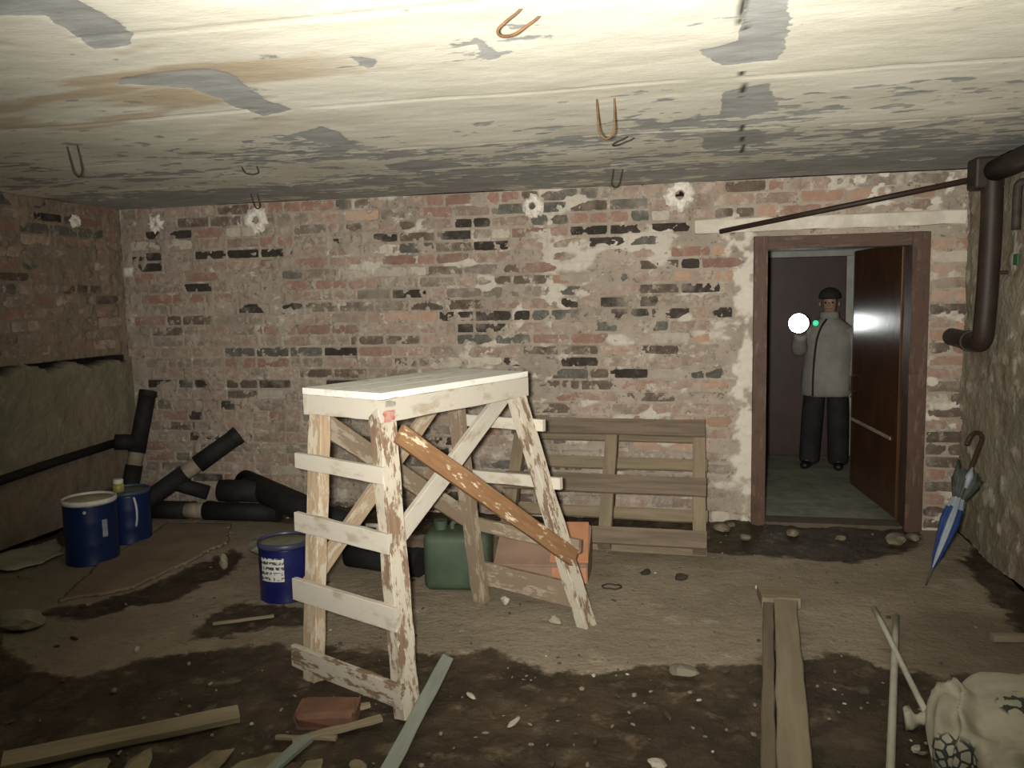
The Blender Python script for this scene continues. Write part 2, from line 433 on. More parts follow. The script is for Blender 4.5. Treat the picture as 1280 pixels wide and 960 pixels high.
def left_h(A, Z):
    Yw = A + LW0
    edge = 1.078 + (fbm(A, A * 0, 6, 4, 3) - .5) * 0.13
    up, at = ml(A, Z)
    n = fbm(A, Z, 3, 5, 91); n2 = fbm(A, Z, 14, 4, 92)
    h = np.where(Z > 1.118, up, 0.0)
    low = 0.026 + (n - .5) * 0.025 + (n2 - .5) * 0.022
    gapd = np.where((Z > edge) & (Z <= 1.118), -0.10 * sstep(5.38, 5.25, Yw), 0)
    h = np.where(Z > 1.118, h, np.where(Z > edge, gapd, low))
    ledge = 0.47 + (fbm(A, A * 0 + 5, 4, 3, 6) - .5) * 0.06
    h = np.where(Z < ledge, -0.05 + (n2 - .5) * 0.02, h)
    return h, {'brickish': np.where((Z > 1.10) | (Z < ledge), 0.85, 0.0), 'pale': at['pale'] * 0, 'void_shade': np.where((Z > edge) & (Z <= 1.118) & (Yw < 5.36), 1.0, 0.0)}  # gap above the render coloured near black to look like an unlit void
V, Q, at = height_sheet((XL, LW0, 0), (0, 1, 0), (0, 0, 1), (1, 0, 0), YB - LW0, H, 0.0105, left_h,
    extra=[(YF - LW0, 0, 0, H, -WT, 0.0), (-.1, YB - LW0 + .2, 0, H, -WT, -0.11)])
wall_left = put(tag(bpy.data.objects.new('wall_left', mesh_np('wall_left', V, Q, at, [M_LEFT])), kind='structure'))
build_bricks(bricks_left, lambda a, z, off: Vector((XL + off, LW0 + a, z)), R(90), wall_left, 260)

# --- right wall: rough render with bits of brick showing
M_RIGHT = plaster_mat('right_render', (0.25, 0.225, 0.165), (0.19, 0.17, 0.122), (0.32, 0.29, 0.22))
def right_h(A, Z):
    n = fbm(A, Z, 2.2, 5, 41); n2 = fbm(A, Z, 9, 5, 42, .6); n3 = fbm(A, Z, 40, 3, 43)
    h = (n - .5) * 0.05 + (n2 - .5) * 0.022 + (n3 - .5) * 0.008
    bare = sstep(0.52, 0.6, fbm(A, Z * 1.4, 2.6, 4, 55) + 0.10 * sstep(.7, .2, Z))
    h = h - bare * 0.015
    return h, {'brickish': bare * 0.75, 'pale': sstep(0.62, 0.72, n2) * 0.8}
V, Q, at = height_sheet((XR, YF, 0), (0, 1, 0), (0, 0, 1), (-1, 0, 0), YB - YF, H, 0.018, right_h, extra=[(-.2, YB - YF + .2, 0, H, -WT, -0.08)])
put(tag(bpy.data.objects.new('wall_right', mesh_np('wall_right', V, Q, at, [M_RIGHT])), kind='structure'))
# --- wall behind the viewer
V, Q, at = height_sheet((XL, YF, 0), (1, 0, 0), (0, 0, 1), (0, 1, 0), XR - XL, H, 0.06, lambda A, Z: ((fbm(A, Z, 4, 4, 61) - .5) * 0.05, {'brickish': sstep(.5, .6, fbm(A, Z, 2, 4, 63)), 'pale': A * 0}), extra=[(-.2, XR - XL + .2, 0, H, -WT, -0.05)])
put(tag(bpy.data.objects.new('wall_front', mesh_np('wall_front', V, Q, at, [M_RIGHT])), kind='structure'))

# --- ceiling: flaking cream whitewash over grey concrete slabs
CEIL = [[(-1.6, 1.55), (-1.38, 1.7), (-1.4, 1.97), (-1.47, 2.05), (-1.6, 2.06), (-1.51, 1.8), (-1.7, 1.74)],
  [(-1.71, 2.31), (-1.4, 2.3), (-1.37, 2.36), (-1.44, 2.7), (-1.4, 2.86), (-1.56, 2.93), (-1.58, 2.83), (-1.58, 2.49), (-1.76, 2.38)],
  [(-1.6, 3.27), (-1.44, 3.15), (-1.4, 3.28), (-1.48, 3.66), (-1.59, 3.46)],
  [(0.12, 1.9), (0.22, 1.92), (0.25, 2.47), (0.26, 2.7), (0.09, 2.71), (0.02, 2.51), (0.13, 2.45)],
  [(0.11, 3.07), (0.25, 2.97), (0.32, 3.43), (0.12, 3.53)],
  [(0.06, 3.85), (0.29, 3.74), (0.34, 4.15), (0.05, 4.27)],
  [(-1.54, 4.13), (-1.33, 4.02), (-1.13, 4.33), (-1.56, 4.42)],
  [(-0.57, 2.21), (-0.55, 2.23), (-0.545, 2.42), (-0.575, 2.43)],
  [(-0.94, 2.29), (-0.87, 2.32), (-0.91, 2.41), (-0.95, 2.42)]]
JOINTS = [1.05, 1.98, 2.86, 3.72, 4.55]
def ceil_h(A, Bv):
    X, Y = A + XL, Bv + YF
    st = fbm(X * 0.5, Y * 2.6, 2.2, 6, 71, .58); bl = fbm(X, Y, 5, 5, 72, .6); fine = fbm(X * 0.7, Y * 1.6, 16, 4, 73, .6)
    bare = (st - 0.5) * 0.22 + (fine - .5) * 0.30 + (bl - .5) * .16 - 0.105 + 0.085 * sstep(2.6, 3.6, Y) + 0.10 * sstep(4.3, 5.1, Y) + 0.05 * sstep(1.0, 1.6, X)
    jag = (bl - .5) * 0.07
    for P in CEIL:
        sd = poly_sd(X, Y, P); bare = np.maximum(bare, np.clip((sd + jag) * 6, -0.5, .25))
    h = (fine - .5) * 0.003 + (fbm(X, Y, 1.3, 3, 75) - .5) * 0.02 - 0.002 * sstep(0, .05, bare)
    lvl = [0, .004, -.003, .006, -.002, .004]
    for i, j in enumerate(JOINTS):
        d = np.abs(Y - (j + 0.012 * X)); h = h - np.where(d < 0.008, 0.0035, 0)
    h = h + 0.004 * np.select([Y < j for j in JOINTS], lvl[:5], lvl[5])
    dj = np.abs(X - (0.126 + 0.0592 * (Y - 2.234)))
    crack = sstep(0.010, 0.004, dj + (fine - .5) * .010) * (fbm(X * 0, Y, 7, 2, 78) > 0.45) * (Y < 4.4)
    rust = sstep(.56, .66, fbm(X * .6, Y * 2.0, 3.0, 5, 79)) * sstep(-.7, -1.3, X) * sstep(3.4, 2.6, Y)
    return h, {'bare': bare, 'crack': crack, 'rust': rust}
t = NT('ceiling_whitewash'); v = t.coord(True, (1.0, 2.2, 1)); n1 = t.noise(v, 13, 7, 0.72); n2 = t.noise(t.coord(True, (0.5, 1.6, 1)), 3, 6, 0.65)
m = t.ramp(t.math('ADD', t.attr('bare'), t.math('MULTIPLY', t.math('SUBTRACT', n1, 0.5), 0.16)), -0.012, 0.014)
cream = t.mix(t.ramp(n2, 0.36, 0.66), (0.84, 0.815, 0.70), (0.72, 0.695, 0.575))
cream = t.mix(t.math('MULTIPLY', t.attr('rust'), 0.75), cream, (0.52, 0.40, 0.25))
grey = t.mix(t.ramp(t.noise(v, 6, 6), 0.35, 0.65), (0.46, 0.465, 0.45), (0.36, 0.365, 0.345))
c = t.mix(m, cream, grey); c = t.mix(t.attr('crack'), c, (0.05, 0.045, 0.04))
t.bump(t.math('SUBTRACT', t.noise(v, 30, 5, 0.7), t.math('MULTIPLY', m, 0.6)), 0.3, 0.005)
M_CEIL = t.out(c, 0.9, 0, 0.15)
V, Q, at = height_sheet((XL, YF, H), (1, 0, 0), (0, 1, 0), (0, 0, -1), XR - XL, YB - YF, 0.018, ceil_h, extra=[(-.25, XR - XL + .25, -.25, YB - YF + WT, -0.2, -0.03)])
ceiling = put(tag(bpy.data.objects.new('ceiling', mesh_np('ceiling', V, Q, at, [M_CEIL])), kind='structure'))

# --- floor: worn screed with wet dark mud
MUD = dict(mud=[(-3.6, 3.1), (-3.05, 3.03), (-2.77, 2.84), (-2.52, 2.76), (-2.37, 2.74), (-2.26, 2.91), (-2.17, 3.0), (-1.99, 3.08), (-1.81, 3.16), (-1.6, 3.18), (-1.38, 3.19), (-1.1, 3.2), (-0.89, 3.22), (-0.84, 3.32), (-0.74, 3.19), (-0.54, 3.12), (-0.36, 3.14), (-0.19, 3.22), (-0.04, 3.24), (0.12, 3.28), (0.28, 3.32), (0.33, 3.47), (0.49, 3.39), (0.56, 3.49), (0.64, 3.49), (0.73, 3.38), (0.82, 3.36), (0.96, 3.33), (1.7, 3.46), (1.9, -2), (-5, -2), (-5, 3.0)],
  strip=[(0.1, 5.7), (1.48, 5.75), (1.32, 5.11), (1.18, 4.9), (0.85, 4.68), (0.6, 4.73), (0.3, 4.74), (0.08, 4.77)],
  gap=[(-3.12, 3.3), (-2.97, 3.49), (-2.82, 3.63), (-2.78, 3.99), (-2.71, 4.42), (-2.59, 4.34), (-2.46, 4.07), (-2.53, 3.76), (-2.54, 3.56), (-2.69, 3.43), (-2.83, 3.27)],
  under=[(-2.16, 3.15), (-2.26, 3.37), (-2.19, 3.62), (-1.79, 3.58), (-1.69, 3.41), (-1.91, 3.33), (-1.99, 3.21)],
  left=[(-4.2, 5.5), (-3.9, 5.5), (-3.75, 4.85), (-3.81, 4.19), (-4.01, 4.1), (-4.27, 3.96)],
  back=[(-3.9, 5.5), (-3.7, 5.05), (-2.6, 5.0), (-2.2, 4.7), (-1.4, 4.95), (0.1, 5.1), (0.1, 5.5)],
  right=[(1.45, 4.83), (1.65, 5.2), (1.65, 3.3), (1.42, 3.6), (1.40, 4.01), (1.43, 4.38)])
RUB = [(0.92, 3.93), (1.2, 4.08), (1.6, 3.9), (1.6, 3.35), (0.86, 3.28), (0.81, 3.41)]
def floor_sd(X, Y):
    s = np.full(X.shape, -9.0)
    for P in MUD.values(): s = np.maximum(s, poly_sd(X, Y, P))
    return s
def floor_h(A, Bv):
    X, Y = A + XL, Bv + YF
    s = floor_sd(X, Y); n = fbm(X, Y, 1.7, 4, 81); n2 = fbm(X, Y, 7, 5, 82, .6); n3 = fbm(X, Y, 28, 3, 83)
    mud = sstep(-0.03, 0.05, s + (n2 - .5) * 0.1)
    h = (n - .5) * 0.012 + (n2 - .5) * (0.006 + 0.030 * mud) + (n3 - .5) * (0.006 + 0.014 * mud) - mud * 0.006
    h = h + 0.03 * sstep(0.25, 0.0, np.abs(YB - Y)) * n2 * (X < DX0)
    return h, {'mud': np.clip(s, -1, 1), 'rub': np.clip(poly_sd(X, Y, RUB), -1, 1)}
t = NT('floor_screed'); v = t.coord(True); n1 = t.noise(v, 7, 7, 0.68); n2 = t.noise(v, 2.0, 6, 0.62); n3 = t.noise(v, 38, 5, 0.65); n4 = t.noise(v, 4.2, 6, 0.66)
wob = t.math('MULTIPLY', t.math('SUBTRACT', n1, 0.5), 0.26)
m = t.ramp(t.math('ADD', t.attr('mud'), wob), -0.018, 0.022)
rub = t.ramp(t.math('ADD', t.attr('rub'), wob), -0.1, 0.12)
conc = t.mix(t.ramp(n2, 0.36, 0.64), (0.275, 0.23, 0.168), (0.22, 0.182, 0.13))
conc = t.mix(t.ramp(n4, 0.56, 0.70), conc, (0.33, 0.285, 0.22))
conc = t.mix(t.ramp(n3, 0.58, 0.72), conc, (0.12, 0.096, 0.066))
conc = t.mix(t.math('MULTIPLY', t.ramp(t.noise(t.coord(True, (1, 2.2, 1)), 5.5, 7, 0.75), 0.53, 0.66), 0.55), conc, (0.13, 0.105, 0.074))
conc = t.mix(t.math('MULTIPLY', rub, 0.6), conc, (0.105, 0.088, 0.06))
mud = t.mix(t.ramp(n4, 0.38, 0.62), (0.034, 0.025, 0.016), (0.060, 0.044, 0.028))
mud = t.mix(t.math('MULTIPLY', t.ramp(n1, 0.54, 0.70), 0.8), mud, (0.16, 0.122, 0.08))
mud = t.mix(t.math('MULTIPLY', t.ramp(n2, 0.52, 0.66), 0.5), mud, (0.125, 0.098, 0.064))
n5 = t.noise(v, 90, 4, 0.7)
t.bump(t.math('ADD', t.math('ADD', n3, n1), t.math('MULTIPLY', n5, 0.35)), 0.65, 0.014)
M_FLOOR = t.out(t.mix(m, conc, mud), t.mix(m, (0.85, 0.85, 0.85), (0.55, 0.55, 0.55)), 0, 0.25)
V, Q, at = height_sheet((XL, YF, 0), (1, 0, 0), (0, 1, 0), (0, 0, 1), XR - XL, YB - YF, 0.018, floor_h, extra=[(-.25, XR - XL + .25, -.25, YB - YF + WT, -0.2, -0.045)])
floor_o = put(tag(bpy.data.objects.new('floor', mesh_np('floor', V, Q, at, [M_FLOOR])), kind='structure'))

# ------------------------------------------------------------------ passage behind the door
CX0, CX1, CY1, CZ, CH = -0.7, 2.6, 8.35, -0.10, 2.25
M_HALL = simple('hall_plaster', (0.40, 0.41, 0.37), (0.30, 0.31, 0.28), 4, 0.9, world=True)
M_HFLOOR = simple('hall_floor', (0.30, 0.30, 0.22), (0.20, 0.195, 0.145), 5, 0.8, bump=0.6, world=True, dist=0.02)
def slab(name, lo, hi, mat, kind='structure', parent=None):
    c = [(a + b) / 2 for a, b in zip(lo, hi)]
    o = from_bm(name, box_bm(*[b - a for a, b in zip(lo, hi)]), mat, c, parent)
    return tag(o, kind=kind) if kind else o
slab('floor_hall', (CX0, YB + 0.12, CZ - 0.15), (CX1, CY1 + .2, CZ), M_HFLOOR)
slab('ceiling_hall', (CX0, YB + WT, CH), (CX1, CY1 + .2, CH + .15), M_HALL)
slab('wall_hall_left', (CX0 - .15, YB + WT, CZ - .1), (CX0, CY1 + .2, CH), M_HALL)
slab('wall_hall_right', (CX1, YB + WT, CZ - .1), (CX1 + .15, CY1 + .2, CH), M_HALL)
wh = slab('wall_hall_back', (CX0, CY1, CZ - .1), (CX1, CY1 + .15, CH), M_HALL)
# maroon door opposite
M_MAROON = simple('maroon_paint', (0.05, 0.024, 0.023), (0.034, 0.017, 0.016), 5, 0.5, bump=0.1)
d2 = empty('door_2', (0.78, CY1 - 0.03, CZ)); tag(d2, 'dark maroon door at the end of the passage behind the person', kind='structure')
from_bm('leaf', box_bm(1.30, 0.045, 1.90, 0.006), M_MAROON, (0.78, CY1 - 0.04, CZ + 0.95), d2)
from_bm('head_frame', box_bm(1.42, 0.07, 0.06, 0.006), M_HALL, (0.78, CY1 - 0.03, CZ + 1.93), d2)
hdl = from_bm('handle', tube_bm([(0.18, CY1 - .06, .95), (0.18, CY1 - .11, .95), (0.30, CY1 - .11, .95)], 0.01), simple('dull_steel', (0.3, 0.3, 0.3), metal=.9, rough=.4), None, d2, True)

# ------------------------------------------------------------------ door frame and open leaf
M_FRAME = painted_wood('brown_frame', (0.078, 0.042, 0.029), (0.125, 0.08, 0.054), 0.60, (0.055, 0.034, 0.024), 0.6)
M_LEAF = simple('brown_leaf', (0.075, 0.036, 0.018), (0.055, 0.027, 0.014), 3, 0.27, spec=0.12, stretch=(3, 3, 1), bump=0.10)
d1_ = empty('door_1', ((DX0 + DX1) / 2, YB + 0.1, 0)); tag(d1_, 'brown painted wooden door frame with its leaf standing open', kind='structure')
jw = 0.085
fr = board('jamb', (DX0 + jw / 2, YB + 0.06, -0.02), (DX0 + jw / 2, YB + 0.06, DZ - 0.003), jw, 0.17, (0, 1, 0), M_FRAME, d1_)
board('jamb', (DX1 - 0.05, YB + 0.055, -0.02), (DX1 - 0.05, YB + 0.055, DZ - 0.003), 0.10, 0.18, (0, 1, 0), M_FRAME, d1_)
board('head_frame', (DX0 + jw, YB + 0.06, DZ - 0.042), (DX1 - 0.1, YB + 0.06, DZ - 0.042), 0.078, 0.17, (0, 1, 0), M_FRAME, d1_)
board('threshold', (DX0 + jw, YB + 0.09, -0.02), (DX1 - 0.1, YB + 0.09, -0.02), 0.16, 0.07, (0, 0, 1), simple('threshold_wood', (0.10, 0.08, 0.055), rough=.9), d1_)
hx, hy = DX1 - 0.085, YB + 0.17
la = R(95.5); LL = 1.0
ld = Vector((math.cos(la), math.sin(la), 0)); ln = Vector((-math.sin(la), math.cos(la), 0))
leafM = Matrix((ld, ln, Vector((0, 0, 1)))).transposed().to_4x4(); leafM.translation = Vector((hx, hy, 0)) + ld * (LL / 2 + .01) + Vector((0, 0, 0.895))
leaf = from_bm('door_leaf', box_bm(LL, 0.045, 1.75, 0.004), M_LEAF, leafM, d1_)
from_bm('edge_strip', box_bm(0.01, 0.05, 1.74, 0.002), simple('dark_edge', (0.03, 0.025, 0.02), rough=.6), leafM @ Matrix.Translation((LL / 2 + 0.006, 0, 0)), leaf)
from_bm('metal_strip', box_bm(0.88, 0.006, 0.022, 0.002), simple('strip_metal', (0.42, 0.36, 0.28), rough=.5, metal=.3), leafM @ Matrix.Translation((0.05, 0.027, -0.375)) , leaf)
hm = M_FRAME
for hz in (-0.6, 0.6):
    from_bm('hinge', lathe_bm([(0, -.06), (.011, -.06), (.011, .06), (0, .06)], 12), simple('hinge_iron', (0.07, 0.055, 0.045), metal=.6, rough=.6), leafM @ Matrix.Translation((-LL / 2 - 0.012, 0.0, hz)), leaf)
from_bm('door_pull', tube_bm([(.42, .022, -.06), (.42, .06, -.05), (.42, .06, .05), (.42, .022, .06)], .008, 8), simple('pull_iron', (0.10, 0.085, 0.07), metal=.7, rough=.5), leafM @ Matrix.Translation((0, 0, -.1)), leaf, True)
# concrete lintel set in the wall above
M_LINTEL = simple('lintel_concrete', (0.60, 0.56, 0.47), (0.47, 0.43, 0.35), 9, 0.9, bump=0.5, world=True, dist=.008)
bml = box_bm(1.56, 0.10, 0.082, 0.008)
bmesh.ops.subdivide_edges(bml, edges=[e for e in bml.edges if e.calc_length() > .8], cuts=12)
for vv in bml.verts: vv.co += Vector((0, random.uniform(-.003, .003), random.uniform(-.004, .004)))
from_bm('lintel', bml, M_LINTEL, Matrix.Translation((0.805, YB + 0.012, 1.898)) @ Matrix.Rotation(R(-0.2), 4, 'Y'), wall_back)
# plaster rosettes torn open around the old bolt holes
M_PLASTER = simple('white_plaster', (0.74, 0.70, 0.62), (0.55, 0.51, 0.44), 30, 0.9, bump=0.5)
def rosette(p, r, normal, seed, parent):
    rs = random.Random(seed); bm = bmesh.new(); n = 22; rr = []
    rad = [(0.30, .002), (0.36, .016), (0.62, .019), (0.88, .011), (1.06, -.004)]
    jit = [rs.uniform(.72, 1.22) for _ in range(n)]
    for f, h in rad:
        rr.append([bm.verts.new((r * f * (1 + (jit[i] - 1) * min(1, f)) * math.cos(6.283 * i / n), r * f * (1 + (jit[i] - 1) * min(1, f)) * math.sin(6.283 * i / n), h + rs.uniform(-.004, .004))) for i in range(n)])
    inner = [bm.verts.new((v.co.x, v.co.y, -.07)) for v in rr[0]]
    for a, b in zip([inner] + rr, rr):
        for i in range(n): bm.faces.new((a[i], a[(i + 1) % n], b[(i + 1) % n], b[i]))
    z = Vector(normal); x = Vector((0, 0, 1)).cross(z); y = z.cross(x); M = Matrix((x, y, z)).transposed().to_4x4(); M.translation = Vector(p)
    return from_bm('plaster_ring', bm, M_PLASTER, M, parent, False)
for i, (hx_, hz_, r_) in enumerate(HOLES): rosette((hx_, YB - 0.006, hz_), r_, (0, -1, 0), 40 + i, wall_back)
rosette((XL + 0.008, 4.95, 2.055), 0.045, (1, 0, 0), 47, wall_left)

# ------------------------------------------------------------------ steel loops in the ceiling
M_RUST = simple('rusty_rebar', (0.15, 0.082, 0.036), (0.10, 0.055, 0.028), 30, 0.75, metal=0.2, bump=.4)
M_IRON = simple('dark_iron', (0.05, 0.04, 0.032), (0.03, 0.025, 0.02), 14, 0.7, metal=0.2, bump=.3)
def loop(p, a, b, wid, label, rad=0.0055, mat=None):
    """U of bar: two legs set in the ceiling at p±wid/2 along a, reaching along b"""
    p, a, b = Vector(p), Vector(a).normalized(), Vector(b); w2 = wid / 2
    pts = [p - a * w2 - b.normalized() * 0.05 + Vector((0, 0, .03)), p - a * w2, p - a * w2 * .95 + b * .5, p - a * w2 * .8 + b * .85, p + b, p + a * w2 * .8 + b * .85, p + a * w2 * .95 + b * .5, p + a * w2, p + a * w2 - b.normalized() * 0.05 + Vector((0, 0, .03))]
    o = from_bm('rebar_loop', tube_bm(smooth_path(pts, 4), rad, 8), mat or M_RUST, None, None, True)
    o.data.transform(Matrix.Translation(-p)); o.matrix_basis = Matrix.Translation(p); W[o.name] = o.matrix_basis.copy()
    return tag(o, label, 'rebar loop', 'steel loops hanging from the ceiling')
Hc = H + 0.004
loop((-0.38, 2.07, Hc), (0.5, 0.85, 0), (-0.075, -0.01, -0.055), 0.07, 'large orange rusty loop bent flat at the top of the ceiling', .0038)
loop((-0.295, 3.035, Hc), (1, 0.2, 0), (0.0, 0.02, -0.135), 0.062, 'rusty U loop hanging straight down right of centre', .0038)
loop((-0.26, 3.80, Hc), (0.5, 0.86, 0), (-0.075, -0.02, -0.035), 0.05, 'short bent rusty loop just behind the straight hanging loop', .0038, M_IRON)
loop((-0.392, 4.716, Hc), (1, 0.2, 0), (-0.02, 0, -0.10), 0.05, 'dark iron loop close to the back wall right of centre', .0038, M_IRON)
loop((-2.605, 3.18, Hc), (1, -.3, 0), (0.0, 0.03, -0.135), 0.07, 'thin dark loop hanging at the far left of the ceiling', .0038, M_IRON)
loop((-2.735, 4.945, Hc), (1, 0, 0), (0.02, 0, -0.10), 0.045, 'dark iron loop over the left torn plaster ring', .0038, M_IRON)
loop((-2.22, 3.98, Hc), (1, 0, 0), (0.0, 0.03, -0.035), 0.085, 'flat stub of dark loop pressed against the left ceiling', .0038, M_IRON)

# ------------------------------------------------------------------ pipes at the right corner
M_PIPE = simple('brown_pipe', (0.032, 0.020, 0.013), (0.021, 0.014, 0.010), 9, 0.55, bump=.2)
pp = empty('heating_pipe', (1.52, 4.78, 1.16)); tag(pp, 'thick dark brown pipe dropping down the right corner with a stub elbow', 'pipe')
from_bm('riser', tube_bm(smooth_path([(1.515, 4.76, 2.06), (1.52, 4.77, 1.8), (1.52, 4.785, 1.5), (1.515, 4.80, 1.27), (1.515, 4.83, 1.205), (1.515, 4.90, 1.19), (1.525, 5.12, 1.19), (1.53, 5.395, 1.195)], 6), .052, 16), M_PIPE, None, pp, True)
from_bm('collar', tube_bm([(1.518, 5.0, 1.19), (1.52, 5.05, 1.19)], .06, 16), M_PIPE, None, pp)
from_bm('header_pipe', tube_bm([(1.515, 4.86, 2.075), (1.515, 4.4, 2.078), (1.515, 3.2, 2.085), (1.515, YF + .08, 2.095)], .055, 16), M_PIPE, None, pp, True)
from_bm('tee_block', box_bm(.14, .15, .16, .014), M_PIPE, (1.495, 4.80, 2.07), pp)
from_bm('bracket', tube_bm([(1.52, 4.78, 1.56), (1.60, 4.74, 1.56)], .010, 8), M_PIPE, None, pp)
br = from_bm('pipe_hook', tube_bm(smooth_path([(1.615, 4.50, 1.98), (1.56, 4.50, 1.985), (1.545, 4.50, 1.94), (1.545, 4.50, 1.76)], 5), .02, 10), M_IRON, None, None, True)
tag(br, 'short dark iron hook hanging off the right wall under the thick pipe', 'hook')
rod = from_bm('thin_pipe', tube_bm([(0.18, YB - 0.03, 1.862), (0.8, YB - 0.26, 1.955), (1.44, 4.90, 2.052)], .016, 10), M_PIPE, None, None, True)
tag(rod, 'thin dark pipe slanting across the wall above the doorway', 'pipe')
gp = from_bm('green_patch', box_bm(.012, .06, .055, .005), simple('green_paint', (0.03, 0.10, 0.05), rough=.8), (XR - .02, 4.58, 1.62), None)
tag(gp, 'small dark green lump stuck on the right wall', 'lump')

# ------------------------------------------------------------------ the trestle
M_WHITE = painted_wood('whitewashed_board', (0.44, 0.405, 0.345), (0.36, 0.27, 0.19), 0.90, (0.38, 0.28, 0.19))
M_TOP = painted_wood('splashed_top_brightened', (0.66, 0.65, 0.60), (0.40, 0.36, 0.30), 0.88, (0.36, 0.32, 0.27))  # paint made whiter than the aprons to offset grazing light on the top
M_PINE = painted_wood('raw_pine', (0.47, 0.41, 0.32), (0.38, 0.285, 0.19), 0.42, (0.31, 0.23, 0.15))
M_PEEL = painted_wood('peeling_board', (0.41, 0.37, 0.30), (0.20, 0.135, 0.09), 0.56, (0.15, 0.10, 0.065))
M_BROWNP = painted_wood('brown_painted_board', (0.52, 0.45, 0.32), (0.21, 0.115, 0.055), 0.26, (0.17, 0.09, 0.042))
M_OLD = painted_wood('old_grey_board', (0.30, 0.25, 0.19), (0.19, 0.145, 0.10), 0.40, (0.20, 0.15, 0.105))
tr = empty('wooden_trestle', (-1.0, 3.25, 0)); tag(tr, 'tall wooden builder\'s trestle with white splashed top and ladder ends', 'trestle')
fA, fB, fC, fD = Vector((-1.457, 2.90, 0)), Vector((-0.985, 2.675, 0)), Vector((-0.455, 3.60, 0)), Vector((-1.005, 3.83, 0))
th = 1.16; u = Vector((math.cos(th), math.sin(th), 0)); v_ = Vector((-math.sin(th), math.cos(th), 0)); tc = Vector((-1.105, 3.335, 0))
TL, TW, TH = 0.94, 0.43, 1.148
top = lambda a, b, z: tc + u * a * TL / 2 + v_ * b * TW / 2 + Vector((0, 0, z))
for k in range(3):
    b = (k - 1) * 0.667
    board('top_plank', top(-1.0, b, TH - .0125), top(1.0, b, TH - .0125), TW / 3 - .001, 0.025, (0, 0, 1), M_TOP, tr, rough=.001, bev=.001)
ap = 0.078; az = TH - .026 - ap / 2
board('apron', top(-1.0, -0.94, az - .004), top(1.0, -0.94, az - .004), ap + .008, 0.025, -v_, M_WHITE, tr)
board('apron', top(-1.0, 0.94, az), top(1.0, 0.94, az), ap, 0.025, v_, M_WHITE, tr)
board('apron', top(-0.97, 0.88, az), top(-0.97, -0.88, az), ap, 0.025, -u, M_WHITE, tr)
board('apron', top(0.97, 0.88, az), top(0.97, -0.88, az), ap, 0.025, u, M_WHITE, tr)
# red and grey paint dab on the near corner
dab = simple('red_dab', (0.36, 0.10, 0.08), (0.42, 0.25, 0.2), 40, .6)
Mx, _ = frame(top(-0.99, -1.0, az), top(-.86, -1.0, az), -v_)
def dab_bm(w, h, seed, n=16, t=.0016):
    rs = random.Random(seed); bm = bmesh.new(); lo_, hi_ = [], []
    for i in range(n):
        a = 2 * math.pi * i / n; k = rs.uniform(.72, 1.12); q = (abs(math.cos(a)) ** 4 + abs(math.sin(a)) ** 4) ** -.25
        x, y = w / 2 * k * q * math.cos(a), h / 2 * k * q * math.sin(a); lo_.append(bm.verts.new((x, y, -t))); hi_.append(bm.verts.new((x, y, t)))
    bm.faces.new(lo_[::-1]); bm.faces.new(hi_)
    for i in range(n): bm.faces.new((lo_[i], lo_[(i + 1) % n], hi_[(i + 1) % n], hi_[i]))
    return bm
from_bm('paint_dab', dab_bm(.062, .046, 1), dab, Mx @ Matrix.Translation((-.012, -.020, .0127)), tr)
from_bm('paint_dab', dab_bm(.05, .024, 2), simple('grey_dab', (0.22, 0.21, 0.18), (0.3, 0.28, .25), 30, .7), Mx @ Matrix.Translation((-.004, .024, .0127)), tr)
tz = TH - .03
tA, tB, tC, tD = top(-.90, .78, tz), top(-.90, -.76, tz), top(.86, -.76, tz), top(.80, .74, tz)
endL = (fB - fA).normalized(); outL = Vector((endL.y, -endL.x, 0)); outL = outL if outL.dot(u) < 0 else -outL
sides = (fC - fB).normalized()
outR = Vector((sides.y, -sides.x, 0))               # towards the viewer's right
for f, tpp, mt, w, tt in ((fA, tA, M_PINE, .075, .05), (fB, tB, M_PEEL, .08, .06), (fC, tC, M_PEEL, .075, .055), (fD, tD, M_OLD, .072, .05)):
    board('leg', f + Vector((0, 0, -.008)), tpp, w, tt, outR if f in (fC, fB) else outL, mt, tr, rough=.004, seg=12)
def on(f, tpp, z): return f + (tpp - f) * (z / tpp.z)
def rung(f1, t1, f2, t2, z1, z2, w, out, ext1, ext2, mat, off=.04, name='rung'):
    a, b = on(f1, t1, z1), on(f2, t2, z2); d = (b - a).normalized()
    board(name, a - d * ext1 + out * off, b + d * ext2 + out * off, w, .024, out, mat, tr)
for z1, z2, w, mt in ((0.858, 0.852, .062, M_WHITE), (0.618, 0.612, .075, M_WHITE), (0.352, 0.352, .088, M_WHITE)):
    rung(fA, tA, fB, tB, z1, z2, w, outL, .075, .03, mt)
rung(fA, tA, fB, tB, 0.088, 0.088, .088, outL, .07, .03, M_PEEL)
inR = -outL
for z1, z2, w, mt in ((0.905, 0.905, .055, M_WHITE), (0.63, 0.64, .055, M_WHITE), (0.385, 0.36, .062, M_OLD)):
    rung(fD, tD, fC, tC, z1, z2, w, inR, .02, .07, mt)
rung(fD, tD, fC, tC, 0.13, 0.115, .115, inR, .02, -.01, M_OLD, name='rung')
# diagonal braces: near side
def brace(p, q, w, out, mt): board('brace', p + out * .045, q + out * .045, w, .025, out, mt, tr)
brace(on(fC, tC, 1.06) - outR * .09, on(fB, tB, 0.56) - outR * .09, .078, outR, M_WHITE)
o2 = outR * 0.026
brace(on(fB, tB, 0.995) + o2 * .2 + sides * .03, on(fC, tC, 0.315) + o2 * .2, .076, outR, M_BROWNP)
# far side
brace(on(fA, tA, 1.03), on(fD, tD, 0.42), .085, -outR, M_OLD)
brace(on(fD, tD, 1.04) - o2, on(fA, tA, 0.33) - o2, .072, -outR, M_PINE)

